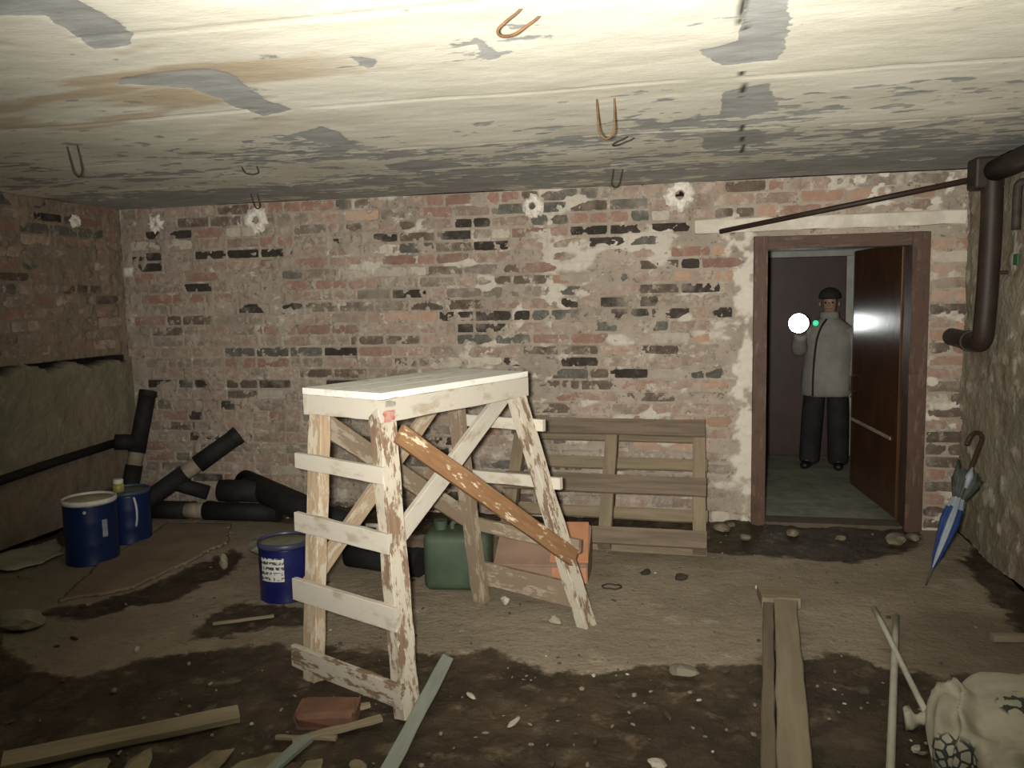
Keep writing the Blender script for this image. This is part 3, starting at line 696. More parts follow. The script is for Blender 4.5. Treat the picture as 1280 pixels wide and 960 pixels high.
# ------------------------------------------------------------------ pallet leaning on the back wall
M_PAL = simple('pallet_wood', (0.175, 0.132, 0.096), (0.12, 0.092, 0.066), 5, 0.85, stretch=(0.6, 6, 6), bump=.4)
M_PAL2 = simple('pallet_wood_pale', (0.225, 0.178, 0.118), (0.165, 0.13, 0.086), 5, 0.85, stretch=(0.6, 6, 6), bump=.4)
pl = empty('wooden_pallet', (-0.50, 4.72, 0)); tag(pl, 'weathered wooden pallet leaning against the back wall behind the trestle', 'pallet')
b0, b1 = Vector((0.10, 4.66, 0.0)), Vector((-1.12, 4.72, 0.0))       # foot edge
up_ = Vector((0.0, 0.60, 0.64)).normalized(); pn = Vector((0, -0.72, 0.67)).normalized()
ex = (b1 - b0).normalized(); pn = ex.cross(up_).normalized(); pn = pn if pn.y < 0 else -pn
PH = 0.87; PL = (b1 - b0).length
pt = lambda s, h, d=0: b0 + ex * (s * PL) + up_ * (h * PH) + pn * d
for h, w, mt in ((0.068, .105, M_PAL), (0.46, .12, M_PAL), (0.935, .115, M_PAL)):
    board('face_board', pt(0, h, .096), pt(1, h, .096), w, .022, pn, mt, pl, rough=.003)
for s in (0.035, 0.475, 0.96):
    board('stringer', pt(s, 0.01, .045), pt(s, 0.99, .045), .075, .078, pn, M_PAL2, pl)
for h, w in ((0.06, .09), (0.30, .075), (0.70, .08), (0.94, .09)):
    board('back_board', pt(0, h, -.006), pt(1, h, -.006), w, .022, pn, M_PAL2, pl, rough=.003)

# ------------------------------------------------------------------ blue drums
M_BLUE = simple('blue_enamel', (0.007, 0.019, 0.085), (0.005, 0.014, 0.062), 5, 0.35, spec=.5, bump=.05)
M_BLUE2 = simple('violet_blue_enamel', (0.010, 0.012, 0.088), (0.007, 0.009, 0.064), 5, 0.3, spec=.5, bump=.05)
M_RIM = simple('white_rim', (0.62, 0.60, 0.54), (0.48, 0.46, 0.41), 12, .55)
M_LID = simple('dusty_lid', (0.40, 0.36, 0.26), (0.30, 0.265, 0.19), 10, .8)
def drum(loc, r, h, label, body, rim, lid, tilt=(0, 0)):
    o = empty('metal_drum', loc); tag(o, label, 'drum', 'blue drums on the floor')
    M = Matrix.Translation(loc) @ Matrix.Rotation(tilt[0], 4, 'X') @ Matrix.Rotation(tilt[1], 4, 'Y')
    prof = [(0, 0.006), (r * .96, 0.006), (r * .97, 0), (r, 0.004), (r, .012), (r * .985, .02)]
    for f in (.33, .66): prof += [(r * .985, h * f - .014), (r * .997, h * f), (r * .985, h * f + .014)]
    prof += [(r * .985, h - .03), (r * .985, h - .012), (r * .9, h - .012), (0, h - .012)]
    from_bm('body', lathe_bm(prof, 40), body, M, o, True)
    from_bm('rim', lathe_bm([(r * .94, h - .018), (r * 1.005, h - .024), (r * 1.025, h - .012), (r * 1.015, h + .004), (r * .97, h + .007), (r * .94, h + .001), (r * .94, h - .018)], 40), rim, M, o, True)
    from_bm('lid', lathe_bm([(0, h - .004), (r * .7, h - .004), (r * .78, h - .008), (r * .95, h - .006), (r * .95, h - .014), (0, h - .014)], 40), lid, M, o, True)
    return o, M
d, Md = drum((-3.42, 4.10, -.004), .145, .375, 'front blue drum with a bright white rim by the left wall', M_BLUE, M_RIM, M_LID)
from_bm('latch', box_bm(.012, .03, .10, .004), simple('latch_grey', (0.45, 0.5, 0.58), rough=.4, metal=.5), Md @ Matrix.Rotation(R(-22), 4, 'Z') @ Matrix.Translation((.147, 0, .215)), d)
from_bm('rivet', lathe_bm([(0, 0), (.010, 0), (.007, .007), (0, .008)], 10), M_RIM, Md @ Matrix.Rotation(R(-62), 4, 'Z') @ Matrix.Translation((.143, 0, .32)) @ Matrix.Rotation(R(90), 4, 'Y'), d)
d, Md = drum((-3.47, 4.50, -.004), .13, .33, 'blue drum half hidden behind the white rimmed one', M_BLUE, simple('blue_rim', (0.05, 0.07, 0.1), rough=.5), simple('grey_lid', (0.12, 0.13, 0.11), rough=.7))
from_bm('handle', tube_bm(smooth_path([(.132, -.02, .30), (.16, -.02, .25), (.162, -.02, .18), (.14, -.02, .12)], 5), .007, 8), simple('white_handle', (0.5, 0.5, 0.55), rough=.5), Md @ Matrix.Rotation(R(-30), 4, 'Z'), d, True)
bt = empty('small_jar', (-3.47, 4.42, .327)); tag(bt, 'small yellow jar with a white cap standing on the rear blue drum', 'jar')
from_bm('glass', lathe_bm([(0, 0), (.032, 0), (.034, .01), (.034, .045), (.026, .055), (0, .055)], 20), simple('yellow_jar', (0.34, 0.30, 0.07), (0.22, .2, .06), 20, .4), (-3.47, 4.42, .327), bt, True)
from_bm('cap', lathe_bm([(0, .055), (.03, .055), (.03, .078), (.026, .082), (0, .082)], 20), M_RIM, (-3.47, 4.42, .327), bt)
d, Md = drum((-2.0, 3.74, -.004), .132, .295, 'violet blue drum with a white printed label beside the trestle', M_BLUE2, simple('dark_rim', (0.05, 0.055, 0.11), rough=.4), simple('green_grey_lid', (0.17, 0.17, 0.12), rough=.8))
# printed label: curved patch with rows of print
def label_patch(r, a0, a1, z0, z1, mat, name, parent, M, n=12):
    bm = bmesh.new(); vs = []
    for i in range(n + 1):
        a = a0 + (a1 - a0) * i / n
        vs.append([bm.verts.new((rr * math.cos(a), rr * math.sin(a), z)) for rr in (r, r + .0012) for z in (z0, z1)])
    for p, q in zip(vs, vs[1:]):
        bm.faces.new((p[2], q[2], q[3], p[3])); bm.faces.new((p[0], p[1], q[1], q[0])); bm.faces.new((p[1], p[3], q[3], q[1])); bm.faces.new((p[0], q[0], q[2], p[2]))
    bm.faces.new((vs[0][0], vs[0][2], vs[0][3], vs[0][1])); bm.faces.new((vs[-1][0], vs[-1][1], vs[-1][3], vs[-1][2]))
    return from_bm(name, bm, mat, M, parent, False)
t = NT('label_print'); v = t.coord(False, (1, 1, 1)); n1 = t.noise(t.coord(False, (1.2, 1.2, 0.9)), 60, 3, 0.6)
sx = t.n('ShaderNodeSeparateXYZ'); t.l(v, sx.inputs[0])
lines = t.math('GREATER_THAN', t.math('FRACT', t.math('MULTIPLY', sx.outputs[2], 38), 0), 0.42)
ink = t.math('MULTIPLY', t.ramp(n1, 0.44, 0.52), lines)
M_LABEL = t.out(t.mix(ink, (0.55, 0.54, 0.46), (0.04, 0.05, 0.09)), .6)
lb = label_patch(.1305, R(-122), R(-66), .118, .235, M_LABEL, 'label', d, Md)
label_patch(.1318, R(-86), R(-72), .128, .160, simple('label_white', (0.72, 0.72, 0.68), rough=.6), 'white_square', lb, Md, 4)

# ------------------------------------------------------------------ black coated branch pipes
M_BLACK = simple('black_coating', (0.016, 0.015, 0.014), (0.010, 0.009, 0.009), 16, 0.75, bump=.3)
M_BARE = simple('bare_pipe_end', (0.30, 0.255, 0.20), (0.22, 0.185, 0.145), 20, 0.7, bump=.2)
def pipe_thing(p0, p1, r, band, label, branch=None, rb=None):
    """coated pipe p0->p1 with an uncoated band between fractions; branch = (fraction, end)"""
    p0, p1 = Vector(p0), Vector(p1); d = p1 - p0
    o = empty('coated_pipe', p0); tag(o, label, 'pipe', 'black coated pipes dumped in the left corner')
    if band:
        f0, f1 = band
        from_bm('coating', tube_bm([p0, p0 + d * f0 * .5, p0 + d * f0], r, 20, jit=.04), M_BLACK, None, o, True)
        from_bm('bare_section', tube_bm([p0 + d * (f0 - .03), p0 + d * (f1 + .03)], r * .86, 20), M_BARE, None, o, True)
        from_bm('coating', tube_bm([p0 + d * f1, p0 + d * (f1 + 1) * .5, p1], r, 20, jit=.04), M_BLACK, None, o, True)
    else:
        from_bm('coating', tube_bm([p0, p0 + d * .5, p1], r, 20, jit=.03), M_BLACK, None, o, True)
    e = d.normalized()
    from_bm('end_ring', tube_bm([p1 - e * .03, p1 + e * .012], r * 1.06, 20), M_BLACK, None, o, False)
    if branch:
        f, q = branch; from_bm('branch', tube_bm([p0 + d * f, (p0 + d * f + Vector(q)) / 2, Vector(q)], (rb or r * .9), 18, jit=.05), M_BLACK, None, o, True)
    return o
pipe_thing((-3.89, 5.02, 0.06), (-3.83, 5.26, 0.85), .058, (0.36, 0.47), 'black pipe standing upright in the corner with a bare band', (0.56, (-3.97, 5.05, .52)), .055)
pipe_thing((-3.72, 4.80, 0.07), (-3.10, 5.20, 0.555), .062, (0.52, 0.63), 'black pipe sloping up to the right with a bare band', (0.40, (-3.28, 5.08, .17)), .05)
pipe_thing((-3.66, 4.99, 0.062), (-2.73, 5.03, 0.062), .062, (0.28, 0.43), 'black pipe lying flat along the back wall with a bare band')
pipe_thing((-3.02, 5.12, 0.245), (-2.02, 4.62, 0.088), .085, None, 'fattest black pipe slanting down behind the trestle', (0.22, (-3.12, 4.98, .215)), .075)
pipe_thing((-1.86, 4.22, 0.075), (-1.42, 4.12, 0.075), .075, None, 'short black pipe lying on the floor between the trestle legs')
wp = from_bm('wall_pipe', tube_bm([(-3.99, 5.14, .51), (-4.045, 4.6, .475), (-4.04, 4.1, .45), (-4.04, 3.0, .41)], .03, 12), M_BLACK, None, None, True)
tag(wp, 'thin black pipe running along the foot of the left wall', 'pipe')

# ------------------------------------------------------------------ things on the floor
def blob_sheet(name, poly, z0, thick, mat, amp, seed, res=0.014, top_noise=6, edge=0.05):
    """irregular slab or crumpled sheet with a traced outline lying on the ground (closed top and underside)"""
    xs = [p[0] for p in poly]; ys = [p[1] for p in poly]; x0, y0 = min(xs), min(ys)
    nx, ny = int((max(xs) - x0) / res) + 2, int((max(ys) - y0) / res) + 2
    A, Bv = np.meshgrid(x0 + np.arange(nx) * res, y0 + np.arange(ny) * res, indexing='ij')
    s = poly_sd(A, Bv, poly) + (fbm(A, Bv, 9, 3, seed) - .5) * edge
    ins = s > 0; n = fbm(A, Bv, top_noise, 4, seed + 3)
    topz = z0 + thick + (n - .5) * amp; cx, cy = float(np.mean(xs)), float(np.mean(ys))
    bm = bmesh.new(); T, U = {}, {}
    for i in range(nx):
        for j in range(ny):
            if ins[i, j]:
                T[i, j] = bm.verts.new((A[i, j] - cx, Bv[i, j] - cy, topz[i, j])); U[i, j] = bm.verts.new((A[i, j] - cx, Bv[i, j] - cy, z0 if thick > .012 else topz[i, j] - thick))
    for (i, j) in list(T):
        q = [(i, j), (i + 1, j), (i + 1, j + 1), (i, j + 1)]
        if all(k in T for k in q):
            bm.faces.new([T[k] for k in q]); bm.faces.new([U[k] for k in q[::-1]])
    for e in [e for e in bm.edges if len(e.link_faces) == 1]: pass
    be = [e for e in bm.edges if len(e.link_faces) == 1 and e.verts[0] in set(T.values())]
    inv = {v: k for k, v in T.items()}
    for e in be:
        a, b = e.verts; bm.faces.new((a, b, U[inv[b]], U[inv[a]]))
    bmesh.ops.delete(bm, geom=[v for v in bm.verts if not v.link_faces], context='VERTS')
    return from_bm(name, bm, mat, (cx, cy, 0), None, True)
M_CARD = simple('brown_cardboard', (0.215, 0.165, 0.115), (0.165, 0.125, 0.085), 4, .85, bump=.2, world=True)
s = blob_sheet('cardboard_sheet', [(-3.30, 3.98), (-3.40, 4.59), (-3.45, 4.85), (-2.99, 4.88), (-2.79, 4.5), (-2.81, 4.07), (-2.85, 3.65), (-3.1, 3.45)], 0.0, .016, M_CARD, .008, 5)
tag(s, 'brown flattened cardboard sheet lying in front of the black pipes', 'cardboard')
M_PALEP = simple('pale_sheet', (0.42, 0.42, 0.32), (0.31, 0.30, 0.22), 6, .7, bump=.3)
s = blob_sheet('plastic_sheet', [(-4.02, 3.80), (-4.02, 4.19), (-3.92, 4.38), (-3.66, 4.14), (-3.62, 3.92), (-3.72, 3.80)], 0.012, .006, M_PALEP, .05, 9)
tag(s, 'pale crumpled plastic sheet on the floor by the left wall', 'sheet')
# wooden beam on the right
M_BEAM = simple('dusty_beam', (0.225, 0.185, 0.128), (0.18, 0.146, 0.10), 4, .85, stretch=(.7, 6, 6), bump=.4)
b = board('wooden_beam', (0.428, 3.82, 0.045), (0.268, 2.0, 0.045), .098, .085, (0, 0, 1), M_BEAM, None, rough=.004, seg=14, bev=.004)
tag(b, 'long thick wooden beam running over the floor at the right', 'beam')
b = board('wooden_plank', (0.353, 3.82, 0.040), (0.193, 2.0, 0.040), .044, .07, (0, 0, 1), simple('dark_plank', (0.135, 0.108, 0.074), (0.10, 0.08, 0.055), 4, .85, stretch=(.7, 6, 6), bump=.4), None, rough=.003, seg=14, bev=.004)
tag(b, 'narrow darker plank lying along the left side of the long beam', 'plank')
b = board('wood_block', (0.34, 4.02, 0.028), (0.50, 4.03, 0.028), .17, .05, (0, 0, 1), M_PAL2, None, rough=.005)
tag(b, 'short dusty wood offcut at the far end of the long beam', 'wood block')
# white sticks
M_STICK = simple('white_stick', (0.42, 0.41, 0.35), (0.34, 0.33, 0.275), 14, .6)
def stick(p0, p1, r, label):
    M, L = frame(p0, p1, (0, 0, 1)); n = 6
    o = from_bm('plastic_tube', tube_bm([(-L / 2 + L * k / n, 0, 0.003 * math.sin(k)) for k in range(n + 1)], r, 10), M_STICK, M, None, True)
    return tag(o, label, 'tube', 'white tubes by the sack')
stick((0.789, 3.75, .10), (0.803, 2.93, .026), .0115, 'white thin tube lying crosswise behind the upright one')
stick((0.893, 3.80, .05), (0.535, 2.29, .065), .0135, 'thicker white tube running straight towards the viewer')
# sack
def sack():
    root = empty('rubble_sack', (1.02, 2.82, 0)); tag(root, 'pale woven sack with black print slumped at the lower right corner', 'sack')
    nu, nv = 120, 80; cx, cy = 1.02, 2.66
    A, T = np.meshgrid(np.linspace(0, 2 * np.pi, nu, endpoint=False), np.linspace(0, 1, nv), indexing='ij')
    ph = T * np.pi; rx, ry, rz = 0.275, 0.42, 0.15
    s = np.sin(ph) ** 0.6; cxx, cyy = np.cos(A) * s, np.sin(A) * s
    low = fbm(cxx + 5, cyy + T * .8 + 3, 1.1, 2, 101)
    wx = fbm(cxx + 1, cyy + 8, 1.6, 2, 103); rd = 1 - np.abs(2 * fbm(cxx * 1.0 + wx * 1.6 + 4, cyy * .6 + T * .5 + wx + 2, 2.1, 2, 107, .4) - 1)
    crease = sstep(.45, 1.0, rd) ** 1.5
    k = 1 + (low - .5) * .42 + (crease - .4) * .16
    X = rx * cxx * k; Y = ry * cyy * k; Z = np.cos(ph); Z = np.sign(Z) * np.abs(Z) ** .85 * rz * (.75 + low * .6) + (crease - .4) * .075 * s
    ca, sa = math.cos(R(-20)), math.sin(R(-20)); X, Y = X * ca - Y * sa, X * sa + Y * ca
    Z = np.maximum(Z + .085, 0.002 + .004 * rd); V = np.stack([X + cx, Y + cy, Z], -1).reshape(-1, 3)
    idx = np.arange(nu * nv).reshape(nu, nv); nx = np.roll(idx, -1, 0)
    Q = np.stack([idx[:, :-1], idx[:, 1:], nx[:, 1:], nx[:, :-1]], -1).reshape(-1, 4)
    tp = fbm(V[:, 0], V[:, 1], 2, 2, 3)
    t = NT('woven_sack'); v = t.coord(True); n = t.noise(v, 5, 5); wv = t.noise(t.coord(True, (1, 1, 1)), 120, 2)
    # printed marks: black cells in a ring pattern near the mouth, and lettering strokes higher up
    vo = t.n('ShaderNodeTexVoronoi'); vo.feature = 'DISTANCE_TO_EDGE'; vo.inputs['Scale'].default_value = 34; t.l(v, vo.inputs['Vector'])
    cell = t.math('LESS_THAN', vo.outputs['Distance'], 0.11)
    def disc(px, py, pz, r):
        d = t.n('ShaderNodeVectorMath', operation='DISTANCE'); t.l(v, d.inputs[0]); d.inputs[1].default_value = (px, py, pz)
        return t.ramp(d.outputs['Value'], r, r * .8)
    ink = t.math('MULTIPLY', cell, disc(0.76, 2.50, .10, .10))
    st = t.noise(t.coord(True, (1, 1, 1)), 26, 2, .4)
    ink2 = t.math('MULTIPLY', t.math('MULTIPLY', t.math('GREATER_THAN', st, 0.54), disc(0.985, 2.66, .21, .075)), 1.0)
    c = t.mix(t.ramp(n, .38, .64), (0.36, 0.34, 0.27), (0.26, 0.245, 0.185))
    c = t.mix(t.math('MAXIMUM', ink, ink2), c, (0.03, 0.04, 0.03)); t.bump(t.math('ADD', wv, n), .3, .006)
    mt = t.out(c, .65, 0, .3)
    me = mesh_np('sack_body', V, Q, None, [mt]); put(bpy.data.objects.new('sack_body', me), None, root)
    # gathered neck with frayed end
    bm = bmesh.new(); rs = random.Random(4); pts = smooth_path([(0.86, 2.86, .07), (0.79, 2.88, .05), (0.76, 2.885, .04), (0.715, 2.89, .035)], 4)
    tube_bm(pts, [.05 - .03 * math.sin(min(1, i / 7) * 1.5) + (.018 if i > 9 else 0) for i in range(len(pts))], 14, bm, jit=.5)
    from_bm('sack_neck', bm, mt, None, root, True)
sack()
b = board('timber_offcut', (1.12, 2.30, .03), (0.80, 2.26, .03), .10, .055, (0, 0, 1), simple('yellow_pine', (0.42, 0.33, 0.16), (0.34, 0.26, 0.12), 6, .8, stretch=(.7, 5, 5)))
tag(b, 'yellowish timber offcut under the mouth of the sack', 'timber')
b = board('timber_offcut', (1.25, 3.70, .018), (1.52, 3.74, .018), .035, .028, (0, 0, 1), M_BEAM); tag(b, 'small pale lath on the floor beside the right wall', 'lath')
# boards in the foreground
M_LATH = simple('pale_board', (0.24, 0.20, 0.13), (0.18, 0.15, 0.095), 5, .85, stretch=(.6, 6, 6), bump=.3)
b = board('loose_board', (-1.575, 2.545, .025), (-2.16, 2.12, .03), .072, .026, (0, -.25, 1), M_LATH, None); tag(b, 'pale narrow board lying in the mud at the lower left', 'board')
M_GREYL = simple('grey_green_paint', (0.20, 0.22, 0.185), (0.15, 0.168, 0.14), 6, .75, stretch=(.6, 5, 5), bump=.25)
b = board('painted_lath', (-0.922, 2.97, .09), (-0.905, 2.14, .03), .05, .022, (0.45, -.3, 1), M_GREYL, None); tag(b, 'grey green painted lath pointing at the trestle\'s near foot', 'lath')
b = board('painted_lath', (-1.245, 2.42, .035), (-1.31, 2.16, .01), .04, .018, (0, 0, 1), M_GREYL, None); tag(b, 'short grey green lath end at the bottom edge', 'lath')
for i, (p, q, w, lab) in enumerate((((-1.13, 2.70, .02), (-1.30, 2.60, .015), .028, 'wood splinter just under the trestle\'s bottom board'), ((-1.05, 2.60, .028), (-1.30, 2.42, .018), .035, 'wood splinter lying across the broken brick'), ((-1.16, 2.47, .015), (-1.38, 2.44, .012), .014, 'thin straight splinter in front of the broken brick'), ((-2.15, 3.31, .012), (-1.92, 3.44, .012), .012, 'thin pale splinter on the floor before the labelled drum'))):
    tag(board('wood_splinter', p, q, w, .014, (0, 0, 1), M_LATH, None, rough=.004), lab, 'splinter', 'wood splinters')
def rock(name, loc, size, mat, label, cat='stone', group=None, seed=0, flat=.55):
    bm = bmesh.new(); bmesh.ops.create_icosphere(bm, subdivisions=2, radius=1); rs = random.Random(seed)
    ax = [Vector((rs.gauss(0, 1), rs.gauss(0, 1), rs.gauss(0, 1))).normalized() for _ in range(9)]; cut = [rs.uniform(.55, .9) for _ in ax]
    for v in bm.verts:
        for a, c in zip(ax, cut):
            d = v.co.dot(a)
            if d > c: v.co -= a * (d - c)
        v.co *= rs.uniform(.86, 1.1)
        v.co = Vector((v.co.x * size[0], v.co.y * size[1], v.co.z * size[2]))
    z = min(v.co.z for v in bm.verts)
    o = from_bm(name, bm, mat, Matrix.Translation((loc[0], loc[1], loc[2] - z - .004)) @ Matrix.Rotation(rs.random() * 6, 4, 'Z'))
    return tag(o, label, cat, group)
M_RED = simple('red_clay', (0.15, 0.075, 0.045), (0.105, 0.055, 0.036), 12, .85, bump=.4)
M_STONE = simple('pale_stone', (0.26, 0.235, 0.17), (0.19, 0.165, 0.12), 9, .9, bump=.5)
M_WSTONE = simple('white_crumb', (0.42, 0.39, 0.33), (0.32, 0.29, 0.24), 14, .9, bump=.4)
bk = from_bm('broken_brick', box_bm(.21, .12, .065, .012), M_RED, Matrix.Translation((-1.255, 2.60, .028)) @ Matrix.Rotation(R(12), 4, 'Z') @ Matrix.Rotation(R(4), 4, 'X'))
for v in bk.data.vertices: v.co += Vector((random.uniform(-.008, .008), random.uniform(-.008, .008), random.uniform(-.006, .006)))
tag(bk, 'broken red brick half sunk in mud before the trestle', 'brick')
R_ = [((-3.02, 3.15, 0), (.12, .09, .05), M_STONE, 'pale stone at the left edge of the picture'),
      ((-2.55, 4.06, 0), (.028, .024, .055), M_STONE, 'small pointed pale stone on the edge of the cardboard'),
      ((-2.42, 4.28, 0), (.12, .10, .085), simple('grey_lump', (0.20, 0.185, 0.15), rough=.9), 'grey rubble lump left of the labelled drum'),
      ((-0.10, 2.52, 0), (.035, .025, .014), M_WSTONE, 'white stone at the bottom edge left of the beam'),
      ((-0.80, 2.86, 0), (.035, .013, .008), M_WSTONE, 'white flake in the mud right of the grey green lath'),
      ((-0.60, 2.70, 0), (.045, .012, .008), M_WSTONE, 'long pale flake in the mud at bottom centre'),
      ((-0.87, 3.78, 0), (.03, .026, .028), M_WSTONE, 'round white lump in front of the orange box'),
      ((-0.60, 3.60, 0), (.045, .022, .02), M_STONE, 'pale lump at the trestle\'s right foot'),
      ((1.02, 3.15, 0), (.10, .07, .018), M_STONE, 'flat stone behind the sack'),
      ((-2.32, 3.00, 0), (.014, .014, .016), M_WSTONE, 'tiny white crumb at the left end of the mud edge'),
      ((0.72, 2.75, 0), (.03, .018, .012), M_WSTONE, 'white crumb left of the thicker white tube'),
      ((0.45, 4.20, 0), (.016, .014, .016), M_WSTONE, 'white chip standing at the wood offcut'),
      ((0.33, 4.19, 0), (.010, .009, .014), M_WSTONE, 'smaller white chip behind the wood offcut'),
      ((-0.225, 4.33, 0), (.035, .03, .018), simple('black_stone', (0.04, 0.033, 0.025), rough=.9), 'dark stone on the floor right of the wire ring'),
      ((-0.04, 4.28, 0), (.04, .035, .02), simple('black_stone_b', (0.045, 0.036, 0.027), rough=.9), 'dark stone on the floor in front of the pallet corner'),
      ((-0.03, 3.17, 0), (.075, .05, .022), simple('grey_slab', (0.16, 0.145, 0.11), rough=.9), 'flat grey block at the mud edge left of the beam'),
      ((-0.78, 4.02, 0), (.07, .035, .02), simple('pinkish_chip', (0.52, 0.36, 0.27), rough=.9), 'pinkish chip in front of the orange box')]
for i, (l, s_, mt, lab) in enumerate(R_): rock('stone', l, s_, mt, lab, 'stone', 'stones on the floor', 200 + i)
for i, (x, y, r1, lab) in enumerate(((0.20, 5.22, .05, 'rubble lump beside the pallet at the wall foot'), (0.33, 5.05, .035, 'dark rubble lump left of the doorway on the muddy strip'), (0.62, 5.18, .045, 'rubble lump in front of the left half of the doorway'), (0.88, 5.12, .03, 'small rubble lump in front of the middle of the doorway'), (1.18, 5.08, .06, 'largest rubble lump before the right door jamb'), (1.30, 5.20, .04, 'rubble lump touching the right door jamb'), (1.36, 4.88, .035, 'rubble lump right of the umbrella tip'), (0.26, 5.33, .03, 'small rubble lump tucked against the back wall'))):
    rock('rubble_lump', (x, y, 0), (r1 * 1.3, r1, r1 * .6), simple('rubble_grey_%d' % i, (0.20, 0.17, 0.12), (0.11, 0.09, 0.06), 12, .9, bump=.5), lab, 'rubble', 'rubble at the foot of the back wall', 400 + i)
# row of pale rubble along the bottom edge
for i, (x, y, sx_, sy_) in enumerate(((-1.90, 2.13, .10, .06), (-1.73, 2.17, .12, .05), (-1.52, 2.22, .12, .06), (-1.36, 2.28, .09, .05), (-1.17, 2.27, .08, .05), (-1.03, 2.33, .04, .03))):
    rock('rubble_stone', (x, y, 0), (sx_ * 1.15, sy_, .013), simple('rubble_%d' % i, (0.20 + .02 * (i % 3), 0.18, 0.11), (0.13, 0.115, 0.07), 9, .9, bump=.5),
         ['leftmost yellowish rubble piece along the bottom edge', 'second yellowish rubble piece along the bottom edge', 'third yellowish rubble piece along the bottom edge', 'fourth yellowish rubble piece along the bottom edge', 'rubble piece left of the grey green lath at the bottom edge', 'smallest white rubble piece beside the grey green lath'][i], 'rubble', 'rubble along the bottom edge', 300 + i)
# crumbs strewn over the floor, too many to count
bm = bmesh.new(); rs = random.Random(12)
for i in range(620):
    x, y = rs.uniform(-3.8, 1.5), rs.uniform(2.2, 5.3); 
    if i % 3 == 0: x, y = rs.uniform(-1.9, 1.4), rs.uniform(2.2, 3.3)
    r = abs(rs.gauss(0, .0045)) + .0025
    g = bmesh.ops.create_icosphere(bm, subdivisions=1, radius=r, matrix=Matrix.Translation((x, y, r * .35)) @ Matrix.Rotation(rs.random() * 6, 4, 'Z') @ Matrix.Diagonal((rs.uniform(.7, 2.2), rs.uniform(.6, 1.2), .7, 1)))
    mi = rs.choices((0, 1, 2), (9, 8, 1))[0]
    for vv in g['verts']:
        for f in vv.link_faces: f.material_index = mi
cr = from_bm('gravel', bm, [simple('crumb_grey', (0.22, 0.18, 0.13), world=True), simple('crumb_dark', (0.07, 0.055, 0.04), world=True), M_WSTONE])
tag(cr, 'crumbs of plaster and grit strewn over the floor', 'gravel', kind='stuff')

# green crate behind the trestle
M_GREEN = simple('green_plastic', (0.055, 0.078, 0.048), (0.038, 0.056, 0.035), 7, .6, bump=.3)
gc = empty('green_canister', (-1.16, 4.05, 0)); tag(gc, 'dull green plastic canister seen between the trestle legs', 'canister')
bm = box_bm(.34, .22, .30, .045, (0, 0, .15), 4)
from_bm('body', bm, M_GREEN, Matrix.Translation((-1.17, 4.02, 0)) @ Matrix.Rotation(R(8), 4, 'Z'), gc, True)
from_bm('neck', lathe_bm([(0, .29), (.032, .29), (.032, .32), (.036, .32), (.036, .345), (0, .345)], 20), M_GREEN, (-1.26, 4.01, 0), gc)
from_bm('handle', tube_bm(smooth_path([(-1.2, 4.02, .29), (-1.19, 4.02, .335), (-1.10, 4.03, .335), (-1.07, 4.03, .29)], 5), .014, 10), M_GREEN, None, gc, True)
# orange box
M_OR = simple('orange_clay', (0.42, 0.195, 0.10), (0.34, 0.165, 0.09), 8, .8, bump=.25)
M_ORP = simple('dusty_orange', (0.26, 0.17, 0.122), (0.21, 0.138, 0.102), 6, .85, bump=.3)
ob = empty('orange_box', (-0.78, 4.27, 0)); tag(ob, 'dusty orange box with sloping lid under the trestle\'s far end', 'box')
Mo = Matrix.Translation((-0.775, 4.22, 0)) @ Matrix.Rotation(R(6), 4, 'Z')
bm = bmesh.new()
lo = [(-.24, -.13), (.25, -.13), (.27, .14), (-.22, .14)]; zt = [.10, .10, .25, .25]
vb = [bm.verts.new((x, y, 0)) for x, y in lo]; vt = [bm.verts.new((x, y, z)) for (x, y), z in zip(lo, zt)]
bm.faces.new(vb[::-1]); bm.faces.new(vt)
for i in range(4): bm.faces.new((vb[i], vb[(i + 1) % 4], vt[(i + 1) % 4], vt[i]))
bmesh.ops.bevel(bm, geom=bm.edges[:], offset=.008, segments=2, affect='EDGES')
from_bm('body', bm, M_ORP, Mo, ob)
sl = math.atan2(.15, .27)
from_bm('lid_panel', box_bm(.20, .29, .014, .003), M_OR, Mo @ Matrix.Translation((.155, .005, .187)) @ Matrix.Rotation(sl, 4, 'X'), ob)
from_bm('front_strip', box_bm(.18, .012, .085, .003), M_OR, Mo @ Matrix.Translation((.155, -.135, .052)), ob)
# wire ring by the trestle foot
wr = from_bm('wire_ring', tube_bm([(0.05 * math.cos(a * .42), .035 * math.sin(a * .42), .002 * (a % 3)) for a in range(16)], .004, 6), M_IRON, (-0.385, 4.08, .012), None, True)
tag(wr, 'small dark wire ring on the floor right of the trestle', 'wire')
# white plastic tee behind the ladder end
tp = empty('pipe_tee', (-1.72, 4.30, 0)); tag(tp, 'small white plastic T piece standing behind the ladder rungs', 'fitting')
from_bm('stem', tube_bm([(-1.72, 4.30, -.005), (-1.72, 4.30, .21)], .012, 10), M_STICK, None, tp, True)
from_bm('crossbar', tube_bm([(-1.79, 4.30, .215), (-1.65, 4.30, .215)], .013, 10), M_STICK, None, tp, True)

